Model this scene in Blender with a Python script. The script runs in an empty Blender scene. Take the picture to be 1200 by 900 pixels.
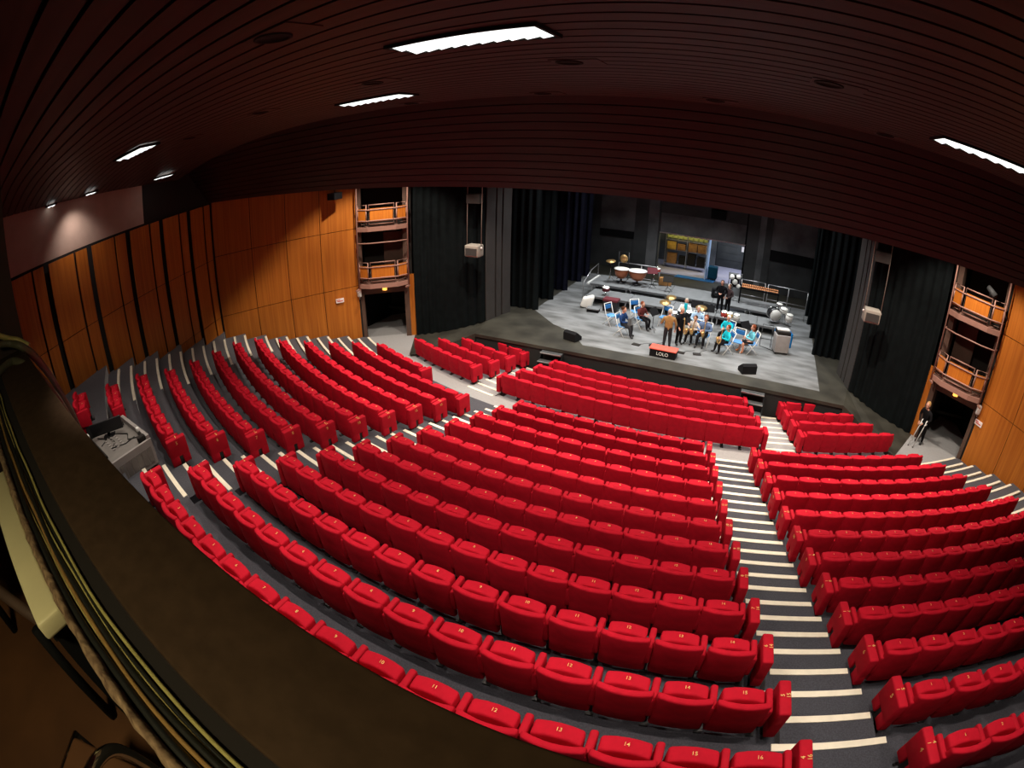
import bpy, bmesh, math, random
from mathutils import Vector, Matrix, Quaternion
random.seed(7)
sc = bpy.context.scene
COL = sc.collection
PI = math.pi
CAM = Vector((3.063, -33.868, 7.668))

# ------------------------------------------------------------------ materials
def srgb(r, g, b):
    f = lambda c: (c/255/12.92) if c/255 <= 0.04045 else ((c/255+0.055)/1.055)**2.4
    return (f(r), f(g), f(b), 1)

def mat(name, col, rough=0.7, metal=0.0, vary=0.0, scale=20.0, stretch=(1, 1, 1), emit=None, estr=0.0, spec=0.5, col2=None, bump=0.0, detail=4):
    m = bpy.data.materials.new(name); m.use_nodes = True
    nt = m.node_tree; b = nt.nodes['Principled BSDF']
    b.inputs['Base Color'].default_value = col
    b.inputs['Roughness'].default_value = rough
    b.inputs['Metallic'].default_value = metal
    b.inputs['Specular IOR Level'].default_value = spec
    if emit is not None:
        b.inputs['Emission Color'].default_value = emit
        b.inputs['Emission Strength'].default_value = estr
    if vary > 0 or col2 is not None or bump > 0:
        tc = nt.nodes.new('ShaderNodeTexCoord'); mp = nt.nodes.new('ShaderNodeMapping'); mp.inputs['Scale'].default_value = stretch
        n = nt.nodes.new('ShaderNodeTexNoise'); n.inputs['Scale'].default_value = scale; n.inputs['Detail'].default_value = detail
        nt.links.new(tc.outputs['Object'], mp.inputs[0]); nt.links.new(mp.outputs[0], n.inputs['Vector'])
        if vary > 0 or col2 is not None:
            r = nt.nodes.new('ShaderNodeValToRGB')
            c2 = col2 if col2 is not None else tuple(min(1, c*(1+vary)) for c in col[:3])+(1,)
            c1 = col if col2 is not None else tuple(c*(1-vary) for c in col[:3])+(1,)
            r.color_ramp.elements[0].position = 0.32; r.color_ramp.elements[1].position = 0.68
            r.color_ramp.elements[0].color = c1; r.color_ramp.elements[1].color = c2
            nt.links.new(n.outputs['Fac'], r.inputs[0]); nt.links.new(r.outputs[0], b.inputs['Base Color'])
        if bump > 0:
            bp = nt.nodes.new('ShaderNodeBump'); bp.inputs['Strength'].default_value = bump; bp.inputs['Distance'].default_value = 0.01
            nt.links.new(n.outputs['Fac'], bp.inputs['Height']); nt.links.new(bp.outputs[0], b.inputs['Normal'])
    return m

M = {}
M['red'] = mat('red_fabric', (0.50, 0.0045, 0.020, 1), 0.85, vary=0.10, scale=9, spec=0.2)
M['red_side'] = mat('red_panel_fabric', (0.47, 0.0045, 0.019, 1), 0.8, vary=0.08, scale=9, spec=0.2)
M['gold'] = mat('gold_numeral', (0.85, 0.55, 0.16, 1), 0.5)
M['seatmetal'] = mat('seat_leg_metal', (0.012, 0.012, 0.013, 1), 0.5)
M['carpet'] = mat('grey_carpet', srgb(68, 69, 76), 0.95, vary=0.22, scale=55, spec=0.1, bump=0.3)
M['litcarpet'] = mat('grey_carpet_lit', srgb(152, 152, 152), 0.9, vary=0.08, scale=14, spec=0.15)  # same carpet, the bright front lighting put into a paler grey
M['nosing'] = mat('cream_nosing', srgb(240, 232, 210), 0.6, vary=0.05, scale=8)
M['wood'] = mat('wall_wood', (0.50, 0.16, 0.018, 1), 0.5, scale=1.0, stretch=(14, 14, 0.35), col2=(0.36, 0.098, 0.009, 1), detail=7, spec=0.35)
M['woodrail'] = mat('balcony_wood', (0.62, 0.20, 0.02, 1), 0.45, scale=1.0, stretch=(16, 16, 0.6), col2=(0.48, 0.13, 0.012, 1), detail=6)
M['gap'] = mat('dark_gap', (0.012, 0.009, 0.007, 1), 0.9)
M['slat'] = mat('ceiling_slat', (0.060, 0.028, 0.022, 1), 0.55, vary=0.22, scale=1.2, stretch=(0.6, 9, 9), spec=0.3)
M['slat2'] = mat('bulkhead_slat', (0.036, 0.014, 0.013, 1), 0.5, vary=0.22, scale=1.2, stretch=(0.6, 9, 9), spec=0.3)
M['plaster'] = mat('cream_plaster', (0.42, 0.30, 0.24, 1), 0.95, vary=0.05, scale=3)
M['swag'] = mat('swag_olive', srgb(86, 84, 64), 0.6)
M['black'] = mat('matte_black', (0.006, 0.006, 0.007, 1), 0.85, spec=0.2)
M['blackgloss'] = mat('black_plastic', (0.012, 0.012, 0.014, 1), 0.4)
M['curtain'] = mat('black_drape', (0.0045, 0.0065, 0.007, 1), 0.95, vary=0.2, scale=4, spec=0.1)
M['navycurtain'] = mat('navy_leg_drape', (0.006, 0.0065, 0.014, 1), 0.95, vary=0.3, scale=4, spec=0.1)
M['pillar'] = mat('dark_grey_pillar', srgb(56, 53, 51), 0.7, vary=0.1, scale=3)
M['deck'] = mat('stage_deck_dark', srgb(42, 40, 34), 0.55, scale=1.3, col2=srgb(64, 62, 54), detail=8, spec=0.35)
M['marley'] = mat('stage_grey_floor', srgb(84, 85, 84), 0.5, scale=1.6, stretch=(0.5, 1.3, 1), col2=srgb(142, 144, 145), detail=9, spec=0.4)
M['stageblack'] = mat('stage_front_black', (0.009, 0.009, 0.009, 1), 0.8)
M['riser'] = mat('riser_top', srgb(116, 118, 119), 0.6, vary=0.12, scale=3)
M['wallgrey'] = mat('back_wall_grey', srgb(44, 45, 46), 0.7, scale=0.8, stretch=(1, 1, 0.9), col2=srgb(70, 72, 73), detail=5)
M['wallgrey2'] = mat('back_wall_light_panel', srgb(74, 76, 78), 0.6, scale=0.9, col2=srgb(118, 120, 122), detail=5)
M['steelbrown'] = mat('brown_painted_steel', srgb(158, 118, 104), 0.5, vary=0.06, scale=6)
M['brownconc'] = mat('brown_frame', srgb(84, 62, 50), 0.7, vary=0.1, scale=4)
M['metal'] = mat('grey_metal', (0.45, 0.45, 0.46, 1), 0.35, metal=0.8)
M['chrome'] = mat('chrome', (0.8, 0.8, 0.78, 1), 0.12, metal=1.0)
M['lightgrey'] = mat('console_grey', srgb(150, 145, 142), 0.6, vary=0.06, scale=5)
M['consoletop'] = mat('console_top_grey', srgb(120, 116, 112), 0.55, vary=0.1, scale=7)
M['white'] = mat('white_paint', srgb(232, 232, 228), 0.5)
M['cream'] = mat('cream_case', srgb(225, 215, 170), 0.5, vary=0.03, scale=5)
M['spk'] = mat('speaker_taupe', srgb(150, 142, 132), 0.6)
M['ledge'] = mat('ledge_brown_carpet', srgb(66, 50, 37), 0.95, vary=0.14, scale=22, stretch=(0.8, 1, 1), spec=0.1, bump=0.2)
M['ledgedark'] = mat('ledge_dark_tray', srgb(30, 24, 22), 0.9)
M['roughlip'] = mat('rough_lip', srgb(160, 132, 100), 0.9, scale=40, col2=srgb(90, 66, 48), bump=0.6)
M['cablek'] = mat('cable_black', srgb(30, 31, 28), 0.5)
M['cabley'] = mat('cable_olive', srgb(172, 162, 98), 0.5, vary=0.1, scale=10)
M['cabletan'] = mat('cable_tan', srgb(150, 116, 66), 0.5, vary=0.1, scale=10)
M['boothfloor'] = mat('booth_floor_wood', srgb(120, 78, 46), 0.7, scale=2.2, col2=srgb(92, 58, 34))
M['boothwall'] = mat('booth_wall_brown', srgb(48, 28, 24), 0.8, scale=1, stretch=(12, 12, 0.4), col2=srgb(34, 20, 18))
M['skin'] = mat('skin', (0.62, 0.30, 0.20, 1), 0.6)
M['copper'] = mat('copper', (0.50, 0.17, 0.08, 1), 0.35, metal=0.5)
M['drumhead'] = mat('drum_head', srgb(240, 238, 230), 0.5)
M['brass'] = mat('brass', (0.60, 0.38, 0.15, 1), 0.3, metal=0.7)
M['blue'] = mat('blue_fabric', (0.02, 0.16, 0.42, 1), 0.7)
M['bluelight'] = mat('light_blue_pad', (0.10, 0.30, 0.62, 1), 0.6)
M['barwood'] = mat('marimba_rosewood', (0.58, 0.24, 0.10, 1), 0.4)
M['podred'] = mat('podium_red', (0.68, 0.10, 0.065, 1), 0.7, vary=0.1, scale=8)
M['yellow'] = mat('yellow_crate', (0.62, 0.36, 0.06, 1), 0.6, vary=0.15, scale=6)
M['ochre'] = mat('ochre_box', (0.36, 0.17, 0.05, 1), 0.7, vary=0.2, scale=6)
M['greenish'] = mat('green_yellow_shell', (0.40, 0.42, 0.14, 1), 0.5)
M['dockfloor'] = mat('dock_floor', srgb(176, 172, 190), 0.6, vary=0.06, scale=3)
M['diffuser'] = mat('light_diffuser', (0.3, 0.3, 0.3, 1), 0.4, emit=(0.97, 1.0, 0.98, 1), estr=1.5)
M['diffuser2'] = mat('light_diffuser_facet', (0.3, 0.3, 0.3, 1), 0.4, emit=(0.88, 1.0, 0.92, 1), estr=0.72)  # dimmer greenish copy: facet shading put into the emission
M['lampglow'] = mat('orange_lamp', (1, .5, .1, 1), 0.4, emit=(1.0, 0.45, 0.08, 1), estr=2.0)
M['sign'] = mat('sign_white', srgb(235, 225, 222), 0.5)
M['signred'] = mat('sign_red', srgb(200, 60, 50), 0.5)
M['maroon'] = mat('maroon_cloth', (0.12, 0.012, 0.02, 1), 0.8)
def cloth(name, r, g, b):
    if name not in M: M[name] = mat(name, srgb(r, g, b), 0.85, vary=0.1, scale=12, spec=0.15)
    return M[name]

for k_, w_ in (('carpet', 0.5), ('litcarpet', 0.8)):
    b_ = M[k_].node_tree.nodes['Principled BSDF']; b_.inputs['Sheen Weight'].default_value = w_; b_.inputs['Sheen Roughness'].default_value = 0.45
# ------------------------------------------------------------------ object helpers
def tag(o, label=None, cat=None, group=None, kind=None):
    if label: o['label'] = label
    if cat: o['category'] = cat
    if group: o['group'] = group
    if kind: o['kind'] = kind
    return o
def empty(name, loc=(0, 0, 0), rz=0.0, label=None, cat=None, group=None):
    o = bpy.data.objects.new(name, None); COL.objects.link(o); o.location = loc; o.rotation_euler = (0, 0, rz)
    o.empty_display_size = 0.1
    return tag(o, label, cat, group)
def link(name, me, parent=None, loc=None, rz=None):
    o = bpy.data.objects.new(name, me); COL.objects.link(o)
    if parent is not None: o.parent = parent
    if loc is not None: o.location = loc
    if rz is not None: o.rotation_euler = (0, 0, rz)
    return o

class MB:
    """collects shapes into one mesh"""
    def __init__(s): s.bm = bmesh.new(); s.mats = []
    def mi(s, m):
        if m is None: return 0
        if m not in s.mats: s.mats.append(m)
        return s.mats.index(m)
    def add(s, verts, faces, m=None, mx=None, smooth=False):
        k = s.mi(m); vs = [s.bm.verts.new((mx @ Vector(v)) if mx is not None else v) for v in verts]
        for f in faces:
            try: fc = s.bm.faces.new([vs[i] for i in f]); fc.material_index = k; fc.smooth = smooth
            except ValueError: pass
        return vs
    def box(s, x0, x1, y0, y1, z0, z1, m=None, mx=None):
        v = [(x0,y0,z0),(x1,y0,z0),(x1,y1,z0),(x0,y1,z0),(x0,y0,z1),(x1,y0,z1),(x1,y1,z1),(x0,y1,z1)]
        s.add(v, [(3,2,1,0),(4,5,6,7),(0,1,5,4),(1,2,6,5),(2,3,7,6),(3,0,4,7)], m, mx)
    def prism(s, poly, z0, z1, m=None, mx=None):
        n = len(poly); v = [(p[0], p[1], z0) for p in poly]+[(p[0], p[1], z1) for p in poly]
        f = [tuple(reversed(range(n))), tuple(range(n, 2*n))]+[(i, (i+1) % n, n+(i+1) % n, n+i) for i in range(n)]
        s.add(v, f, m, mx)
    def tube(s, pts, r, m=None, seg=8, closed=False, mx=None):
        pts = [Vector(p) for p in pts]; n = len(pts); rs = r if isinstance(r, (list, tuple)) else [r]*n
        rings = []; up = Vector((0, 0, 1)); prev = None
        for i, p in enumerate(pts):
            t = (pts[(i+1) % n]-pts[i-1]) if closed else (pts[min(i+1, n-1)]-pts[max(i-1, 0)])
            t = t.normalized() if t.length > 1e-9 else Vector((0, 0, 1))
            a = prev if prev is not None else (Vector((1, 0, 0)) if abs(t.z) > 0.9 else up)
            u = (a-t*a.dot(t)); u = u.normalized() if u.length > 1e-6 else t.orthogonal().normalized()
            w = t.cross(u); prev = u
            rings.append([p+(u*math.cos(2*PI*k/seg)+w*math.sin(2*PI*k/seg))*rs[i] for k in range(seg)])
        v = [q for r_ in rings for q in r_]; f = []
        for i in range(n if closed else n-1):
            a = i*seg; b = ((i+1) % n)*seg
            f += [(a+k, a+(k+1) % seg, b+(k+1) % seg, b+k) for k in range(seg)]
        if not closed: f += [tuple(reversed(range(seg))), tuple((n-1)*seg+k for k in range(seg))]
        s.add(v, f, m, mx, smooth=True)
    def lathe(s, prof, c=(0, 0, 0), m=None, seg=20, mx=None, smooth=True):
        v = []; f = []
        for (r, z) in prof: v += [(c[0]+r*math.cos(2*PI*k/seg), c[1]+r*math.sin(2*PI*k/seg), c[2]+z) for k in range(seg)]
        for i in range(len(prof)-1): f += [(i*seg+k, i*seg+(k+1) % seg, (i+1)*seg+(k+1) % seg, (i+1)*seg+k) for k in range(seg)]
        f += [tuple(reversed(range(seg))), tuple((len(prof)-1)*seg+k for k in range(seg))]
        s.add(v, f, m, mx, smooth)
    def ball(s, c, rx, ry=None, rz=None, m=None, seg=12, mx=None):
        ry = ry or rx; rz = rz or rx; n = seg//2; v = []; f = []
        for i in range(1, n):
            a = PI*i/n
            v += [(c[0]+rx*math.sin(a)*math.cos(2*PI*k/seg), c[1]+ry*math.sin(a)*math.sin(2*PI*k/seg), c[2]-rz*math.cos(a)) for k in range(seg)]
        for i in range(n-2): f += [(i*seg+k, i*seg+(k+1) % seg, (i+1)*seg+(k+1) % seg, (i+1)*seg+k) for k in range(seg)]
        b = len(v); v += [(c[0], c[1], c[2]-rz), (c[0], c[1], c[2]+rz)]
        f += [(b, (k+1) % seg, k) for k in range(seg)]+[(b+1, (n-2)*seg+k, (n-2)*seg+(k+1) % seg) for k in range(seg)]
        s.add(v, f, m, mx, smooth=True)
    def rbox(s, hx, hy, hz, r, c=(0, 0, 0), m=None, nx=4, nz=3, deform=None, mx=None):
        def ax(h, n):
            a = [h-r*(1-math.cos(q)) if q > 0 else h-0 for q in (0,)]
            lo = [-h, -h+r*0.35, -h+r]; hi = [h-r, h-r*0.35, h]
            mid = [(-h+r)+(2*h-2*r)*i/n for i in range(1, n)]
            return lo+mid+hi
        X, Y, Z = ax(hx, nx), ax(hy, 1), ax(hz, nz); d = {}; V = []; F = []
        def vid(i, j, k):
            if (i, j, k) in d: return d[i, j, k]
            p = Vector((X[i], Y[j], Z[k])); inn = Vector((max(-hx+r, min(hx-r, p.x)), max(-hy+r, min(hy-r, p.y)), max(-hz+r, min(hz-r, p.z))))
            q = p-inn; p2 = inn+(q.normalized()*r if q.length > 1e-9 else q)
            p2 = Vector(deform(p2)) if deform else p2
            d[i, j, k] = len(V); V.append((p2.x+c[0], p2.y+c[1], p2.z+c[2])); return d[i, j, k]
        a, b, e = len(X)-1, len(Y)-1, len(Z)-1
        for i in range(a):
            for j in range(b):
                F.append((vid(i, j, 0), vid(i, j+1, 0), vid(i+1, j+1, 0), vid(i+1, j, 0)))
                F.append((vid(i, j, e), vid(i+1, j, e), vid(i+1, j+1, e), vid(i, j+1, e)))
            for k in range(e):
                F.append((vid(i, 0, k), vid(i+1, 0, k), vid(i+1, 0, k+1), vid(i, 0, k+1)))
                F.append((vid(i, b, k), vid(i, b, k+1), vid(i+1, b, k+1), vid(i+1, b, k)))
        for j in range(b):
            for k in range(e):
                F.append((vid(0, j, k), vid(0, j, k+1), vid(0, j+1, k+1), vid(0, j+1, k)))
                F.append((vid(a, j, k), vid(a, j+1, k), vid(a, j+1, k+1), vid(a, j, k+1)))
        s.add(V, F, m, mx, smooth=True)
    def mesh(s, name, m=None):
        me = bpy.data.meshes.new(name); s.bm.normal_update(); s.bm.to_mesh(me); s.bm.free()
        for q in (s.mats if s.mats else ([m] if m else [])): me.materials.append(q)
        return me
    def obj(s, name, m=None, parent=None, loc=None, rz=None):
        return link(name, s.mesh(name, m), parent, loc, rz)

def struct(o): return tag(o, kind='structure')
def text_mesh(txt, size, m, extrude=0.002):
    cu = bpy.data.curves.new('text', 'FONT'); cu.body = txt; cu.size = size; cu.extrude = extrude; cu.align_x = 'CENTER'; cu.align_y = 'CENTER'
    o = bpy.data.objects.new('text', cu); COL.objects.link(o); bpy.context.view_layer.update()
    me = bpy.data.meshes.new_from_object(o.evaluated_get(bpy.context.evaluated_depsgraph_get()))
    bpy.data.objects.remove(o); bpy.data.curves.remove(cu); me.materials.clear(); me.materials.append(m); return me

# ------------------------------------------------------------------ hall geometry (arc centre at the origin, stage towards +y)
D = 0.8865; R0 = 22.404
RK = [R0+D*k for k in range(13)]
ZK = [0.118, 0.337, 0.549, 0.756, 0.957, 1.195, 1.45, 1.728, 2.023, 2.36, 2.67, 2.977, 3.27]
RF = {k: 22.404-0.68+D*k for k in (-4, -3, -2, -1)}
ZF = {-4: -0.472, -3: -0.356, -2: -0.225, -1: -0.083}
AI = lambda k: 0.1185+0.00217*k      # centre block edge angle
AO = lambda k: 0.1740+0.00081*k      # side block aisle edge angle
AIF = lambda k: 0.2007+0.0036*k
AOF = lambda k: 0.2537-0.0013*k
BACK, FRONT = 0.42, D-0.42
ZS = 0.53                             # stage level
def pol(R, ph, z=0.0): return Vector((R*math.sin(ph), -R*math.cos(ph), z))

def sector(mb, r0, r1, z0, z1, a0, a1, m=None, n=None):
    n = n or max(1, int(abs(a1-a0)/0.035)); v = []; f = []
    for i in range(n+1):
        a = a0+(a1-a0)*i/n
        for (r, z) in ((r0, z0), (r1, z0), (r1, z1), (r0, z1)): v.append(tuple(pol(r, a, z)))
    for i in range(n):
        b = i*4; f += [(b+3, b+7, b+6, b+2), (b, b+4, b+7, b+3), (b+1, b+2, b+6, b+5), (b, b+1, b+5, b+4)]
    f += [(0, 3, 2, 1), (n*4, n*4+1, n*4+2, n*4+3)]
    mb.add(v, f, m)

# floor: tiers of the rake
mb = MB()
for k in range(13):
    sector(mb, RK[k]-FRONT, RK[k]+BACK+(0 if k < 12 else 2.0), ZK[k]-0.6, ZK[k], -0.60, 0.60, M['carpet'])
for k in range(12):                   # intermediate steps of the aisles
    for (a0, a1) in ((AI(k)+0.003, AO(k)-0.002), (-AO(k)+0.002, -AI(k)-0.003)):
        sector(mb, RK[k]-0.02, RK[k]+BACK+0.01, ZK[k]-0.1, (ZK[k]+ZK[k+1])/2, a0, a1, M['carpet'], 2)
sector(mb, RF[-1]+BACK, RK[0]-FRONT, -0.8, 0.0, -0.425, 0.425, M['litcarpet'])
sector(mb, 14.0, RK[0]-FRONT, -0.9, 0.0, 0.425, 0.85, M['litcarpet'])
sector(mb, 14.0, RK[0]-FRONT, -0.9, 0.0, -0.85, -0.425, M['litcarpet'])
for k in (-4, -3, -2, -1):
    sector(mb, RF[k]-FRONT, RF[k]+BACK, -1.0, ZF[k], -0.425, 0.425, M['litcarpet'])
    zu = ZF[k+1] if k < -1 else 0.0
    for s_ in (-1, 1):
        a0, a1 = sorted((s_*(AIF(k)+0.004), s_*(AOF(k)-0.003)))
        sector(mb, RF[k]-0.02, RF[k]+BACK+0.01, ZF[k]-0.1, (ZF[k]+zu)/2, a0, a1, M['litcarpet'], 2)
sector(mb, 15.5, RF[-4]-FRONT, -1.2, -0.62, -0.425, 0.425, M['litcarpet'])
struct(mb.obj('floor'))

# white step nosings (trim)
tn = [0]
def nosing(R, z, a0, a1, w=0.075):
    tn[0] += 1; mb = MB()
    sector(mb, R-0.012, R+w, z-0.055, z+0.012, a0, a1, M['nosing'], 4)
    struct(mb.obj('trim_%d' % tn[0]))
WALLA, WALLB, WALLD = (11.6, -18.8), (14.8, -24.0), (12.0, -31.6)
def wallphi(R):
    """angle at which the arc of radius R meets the side wall"""
    lo, hi = 0.1, 0.62
    def inside(ph):
        x, y = R*math.sin(ph), -R*math.cos(ph)
        if y > WALLB[1]: X = WALLA[0]+(WALLB[0]-WALLA[0])*(y-WALLA[1])/(WALLB[1]-WALLA[1])
        else: X = WALLB[0]+(WALLD[0]-WALLB[0])*(y-WALLB[1])/(WALLD[1]-WALLB[1])
        return x < X
    for _ in range(40):
        mid = (lo+hi)/2
        if inside(mid): lo = mid
        else: hi = mid
    return lo
ENDPHI = [0.418, 0.428, 0.432, 0.440, 0.451, 0.458, 0.439, 0.402, 0.365, 0.332, 0.317, 0.290, 0.275]
for k in range(12):
    for s_ in (-1, 1):
        def nn(R, z, a0, a1):
            a, b = sorted((s_*a0, s_*a1)); nosing(R, z, a, b)
        zi = (ZK[k]+ZK[k+1])/2
        nn(RK[k]-FRONT, ZK[k], AI(k)+(-0.004), AO(k)-0.002)
        if k < 11 or s_ < 0: nn(RK[k]-0.02, zi, AI(k)+0.005, AO(k)-0.003)
        wp = wallphi(RK[k]+0.2)
        if wp-ENDPHI[k] > 0.02 and (s_ < 0 or k < 6):
            nn(RK[k]-FRONT, ZK[k], ENDPHI[k]+0.012, wp-0.01)
            nn(RK[k]-0.02, ZK[k]+0.06, ENDPHI[k]+0.016, wp-0.012)
for k in (-4, -3, -2, -1):
    zu = ZF[k+1] if k < -1 else 0.0
    for s_ in (-1, 1):
        a, b = sorted((s_*(AIF(k)+0.004), s_*(AOF(k)-0.003)))
        nosing(RF[k]-0.02, (ZF[k]+zu)/2, a, b); nosing(RF[k]+BACK, zu, a, b)

# side walls: wood boards over a dark backing
def boards(mb, P, Q, spans, zs, off=0.05, th=0.03, gapz=0.022, flip=1, tilt=0.0):
    P, Q = Vector((P[0], P[1], 0)), Vector((Q[0], Q[1], 0)); d = (Q-P); L = d.length; d.normalize(); n = Vector((-d.y, d.x, 0))*flip
    for (s0, s1) in spans:
        for (z0, z1) in zs:
            a = P+d*(s0*L); b = P+d*(s1*L); o0 = n*off; o1 = n*(off+tilt)
            q = [a+o0-n*th, a+o0, b+o1, b+o1-n*th]
            mb.prism([(v.x, v.y) for v in q], z0+gapz/2, z1-gapz/2, M['wood'])
def side_wall(sgn, name):
    mb = MB(); A = (sgn*WALLA[0], WALLA[1]); B = (sgn*WALLB[0], WALLB[1]); Dd = (sgn*WALLD[0], WALLD[1])
    E = (sgn*(WALLD[0]-0.85), WALLD[1]-2.3); fl = -sgn
    for (P, Q) in ((A, B), (B, Dd), (Dd, E)):
        d = Vector((Q[0]-P[0], Q[1]-P[1], 0)).normalized(); n = Vector((-d.y, d.x, 0))*fl
        q = [Vector((P[0], P[1], 0)), Vector((Q[0], Q[1], 0))]
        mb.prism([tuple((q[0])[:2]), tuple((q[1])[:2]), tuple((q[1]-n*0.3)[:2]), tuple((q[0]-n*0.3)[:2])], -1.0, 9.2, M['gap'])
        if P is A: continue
        if P is B: q[0] = q[0]+(q[1]-q[0])*0.46  # plaster left off here; the dark backing stands in for its unlit stretch
        mb.prism([tuple((q[0]+n*0.01)[:2]), tuple((q[1]+n*0.01)[:2]), tuple((q[1]-n*0.1)[:2]), tuple((q[0]-n*0.1)[:2])], 6.78, 9.15, M['plaster'])
    boards(mb, A, B, [(0.012, 0.256), (0.260, 0.489), (0.493, 0.728), (0.732, 0.985)], [(-0.6, 2.33), (2.33, 4.68), (4.68, 6.76)], flip=fl)
    S = [0, 0.173, 0.363, 0.57, 0.783, 1.0]
    def lerp(s): return (B[0]+(Dd[0]-B[0])*s, B[1]+(Dd[1]-B[1])*s)
    segs = [(lerp(S[i]), lerp(S[i+1])) for i in range(5)]
    segs += [(Dd, (Dd[0]+(E[0]-Dd[0])*0.6, Dd[1]+(E[1]-Dd[1])*0.6)), ((Dd[0]+(E[0]-Dd[0])*0.6, Dd[1]+(E[1]-Dd[1])*0.6), E)]
    for (P, Q) in segs:
        boards(mb, P, Q, [(0.05, 0.325)], [(-0.6, 2.33), (2.33, 4.6), (4.6, 6.72)], off=0.06, flip=fl, tilt=0.03)
        boards(mb, P, Q, [(0.355, 0.95)], [(-0.6, 2.33), (2.33, 4.6), (4.6, 6.72)], off=0.05, flip=fl, tilt=0.08)
    struct(mb.obj(name))
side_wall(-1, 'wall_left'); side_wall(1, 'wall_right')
mb = MB(); mb.box(-1.5, 13, -33.85, -33.7, 2.5, 5.0, M['boothwall']); mb.box(-13, -1.55, -34.4, -33.95, 2.5, 9.0, M['boothwall']); struct(mb.obj('wall_back'))

# ceiling of slats, then the sloping bulkhead
mb = MB(); y = -36.0
def cz_(x): return 8.6-0.0105*max(0.0, abs(x)-6.0)**2
def bentslab(mb, y0, y1, dz, th, m, xs=(-15.5, -14, -12.75, -11.5, -10.25, -9, -7.8, -6.6, 6.6, 7.8, 9, 10.25, 11.5, 12.75, 14, 15.5)):
    v = []
    for X in xs:
        z = cz_(X)+dz; v += [(X, y0, z), (X, y1, z), (X, y1, z+th), (X, y0, z+th)]
    e_ = 4*len(xs)-4; f = [(0, 1, 2, 3), (e_+3, e_+2, e_+1, e_)]
    for i in range(len(xs)-1):
        b = i*4; f += [(b, b+4, b+5, b+1), (b+1, b+5, b+6, b+2), (b+2, b+6, b+7, b+3), (b+3, b+7, b+4, b)]
    mb.add(v, f, m)
while y < -25.75:
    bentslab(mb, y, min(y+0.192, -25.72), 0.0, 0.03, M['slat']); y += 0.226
bentslab(mb, -36.2, -25.6, 0.06, 0.09, M['gap'])
struct(mb.obj('ceiling'))
mb = MB()
P0 = Vector((0, -25.7, 8.6)); P1 = Vector((0, -24.0, 6.75)); dd = (P1-P0); LL = dd.length; dd.normalize(); nn_ = Vector((0, dd.z, -dd.y)); 
if nn_.y > 0: nn_ = -nn_
s_ = 0.0; i = 0
while s_ < LL-0.02:
    e_ = min(s_+0.185, LL); a = P0+dd*s_; b = P0+dd*e_; back = -nn_*0.03
    v = []
    for X in (-15.5, 15.5):
        for q in (a, b, b+back, a+back): v.append((X, q.y, q.z))
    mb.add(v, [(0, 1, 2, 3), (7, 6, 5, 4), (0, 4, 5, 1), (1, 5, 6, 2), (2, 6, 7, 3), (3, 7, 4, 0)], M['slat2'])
    s_ += 0.2095
bk = -nn_*0.06; v = []
for X in (-15.6, 15.6):
    for q in (P0+bk, P1+bk+Vector((0, 0, 0.01)), P1+bk*3, P0+bk*3): v.append((X, q.y, q.z))
mb.add(v, [(0, 1, 2, 3), (7, 6, 5, 4), (0, 4, 5, 1), (1, 5, 6, 2), (2, 6, 7, 3), (3, 7, 4, 0)], M['gap'])
mb.box(-15.5, 15.5, -23.98, -16.2, 9.0, 9.1, M['black'])
struct(mb.obj('ceiling_bulkhead'))

# ceiling fittings
def panel_light(x0, x1, y0, y1, z, label, nd=6):
    t = empty('ceiling_light', ((x0+x1)/2, (y0+y1)/2, z), label=label, cat='light', group='rectangular ceiling lights')
    w, d = (x1-x0)/2, (y1-y0)/2
    f = MB(); e = 0.03
    f.box(-w-e, w+e, -d-e, -d, -0.02, 0.03, M['gap']); f.box(-w-e, w+e, d, d+e, -0.02, 0.03, M['gap'])
    f.box(-w-e, -w, -d, d, -0.02, 0.03, M['gap']); f.box(w, w+e, -d, d, -0.02, 0.03, M['gap'])
    f.obj('frame', parent=t)
    g = MB(); ny = 2
    for i in range(nd):
        for j in range(ny):
            xa = -w+2*w*i/nd; xb = -w+2*w*(i+1)/nd; ya = -d+2*d*j/ny; yb = -d+2*d*(j+1)/ny; xm, ym = (xa+xb)/2, (ya+yb)/2
            g.add([(xa, ya, 0), (xb, ya, 0), (xb, yb, 0), (xa, yb, 0), (xm, ym, -0.045)], [(0, 4, 1), (1, 4, 2), (3, 4, 0)], M['diffuser'])
            g.add([(xa, yb, 0), (xb, yb, 0), (xm, ym, -0.045)], [(1, 2, 0)], M['diffuser2'])
    g.obj('diffuser', parent=t)
    return t
panel_light(0.22, 1.50, -30.64, -30.24, 8.585, 'long bright ceiling light nearest the viewer, above the middle of the picture', 10)
panel_light(-3.40, -2.04, -27.76, -27.32, 8.585, 'smaller bright ceiling light left of and behind the nearest one', 8)
panel_light(-7.85, -6.15, -30.34, -29.94, 8.55, 'bright ceiling light towards the left wall, larger of the left pair', 6)
panel_light(5.16, 6.80, -27.86, -27.36, 8.585, 'bright slanting ceiling light at the right edge of the ceiling', 8)
panel_light(-13.1, -12.2, -27.25, -26.75, 8.10, 'small bright ceiling light left of the slanted bulkhead, smaller of the left pair', 4)
panel_light(-12.15, -11.65, -30.02, -29.72, 8.17, 'tiny white light where the ceiling meets the left wall, right one of two', 3)
panel_light(-12.10, -11.70, -31.30, -31.05, 8.17, 'tiny white light where the ceiling meets the left wall, left one of two', 3)
HOLES = [(0.15, -31.78), (1.10, -28.98), (3.56, -29.16), (-1.39, -29.06), (-3.1, -26.1), (-0.47, -26.1), (2.24, -26.3), (4.77, -26.2), (-3.92, -29.01), (-6.6, -29.0)]
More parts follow.
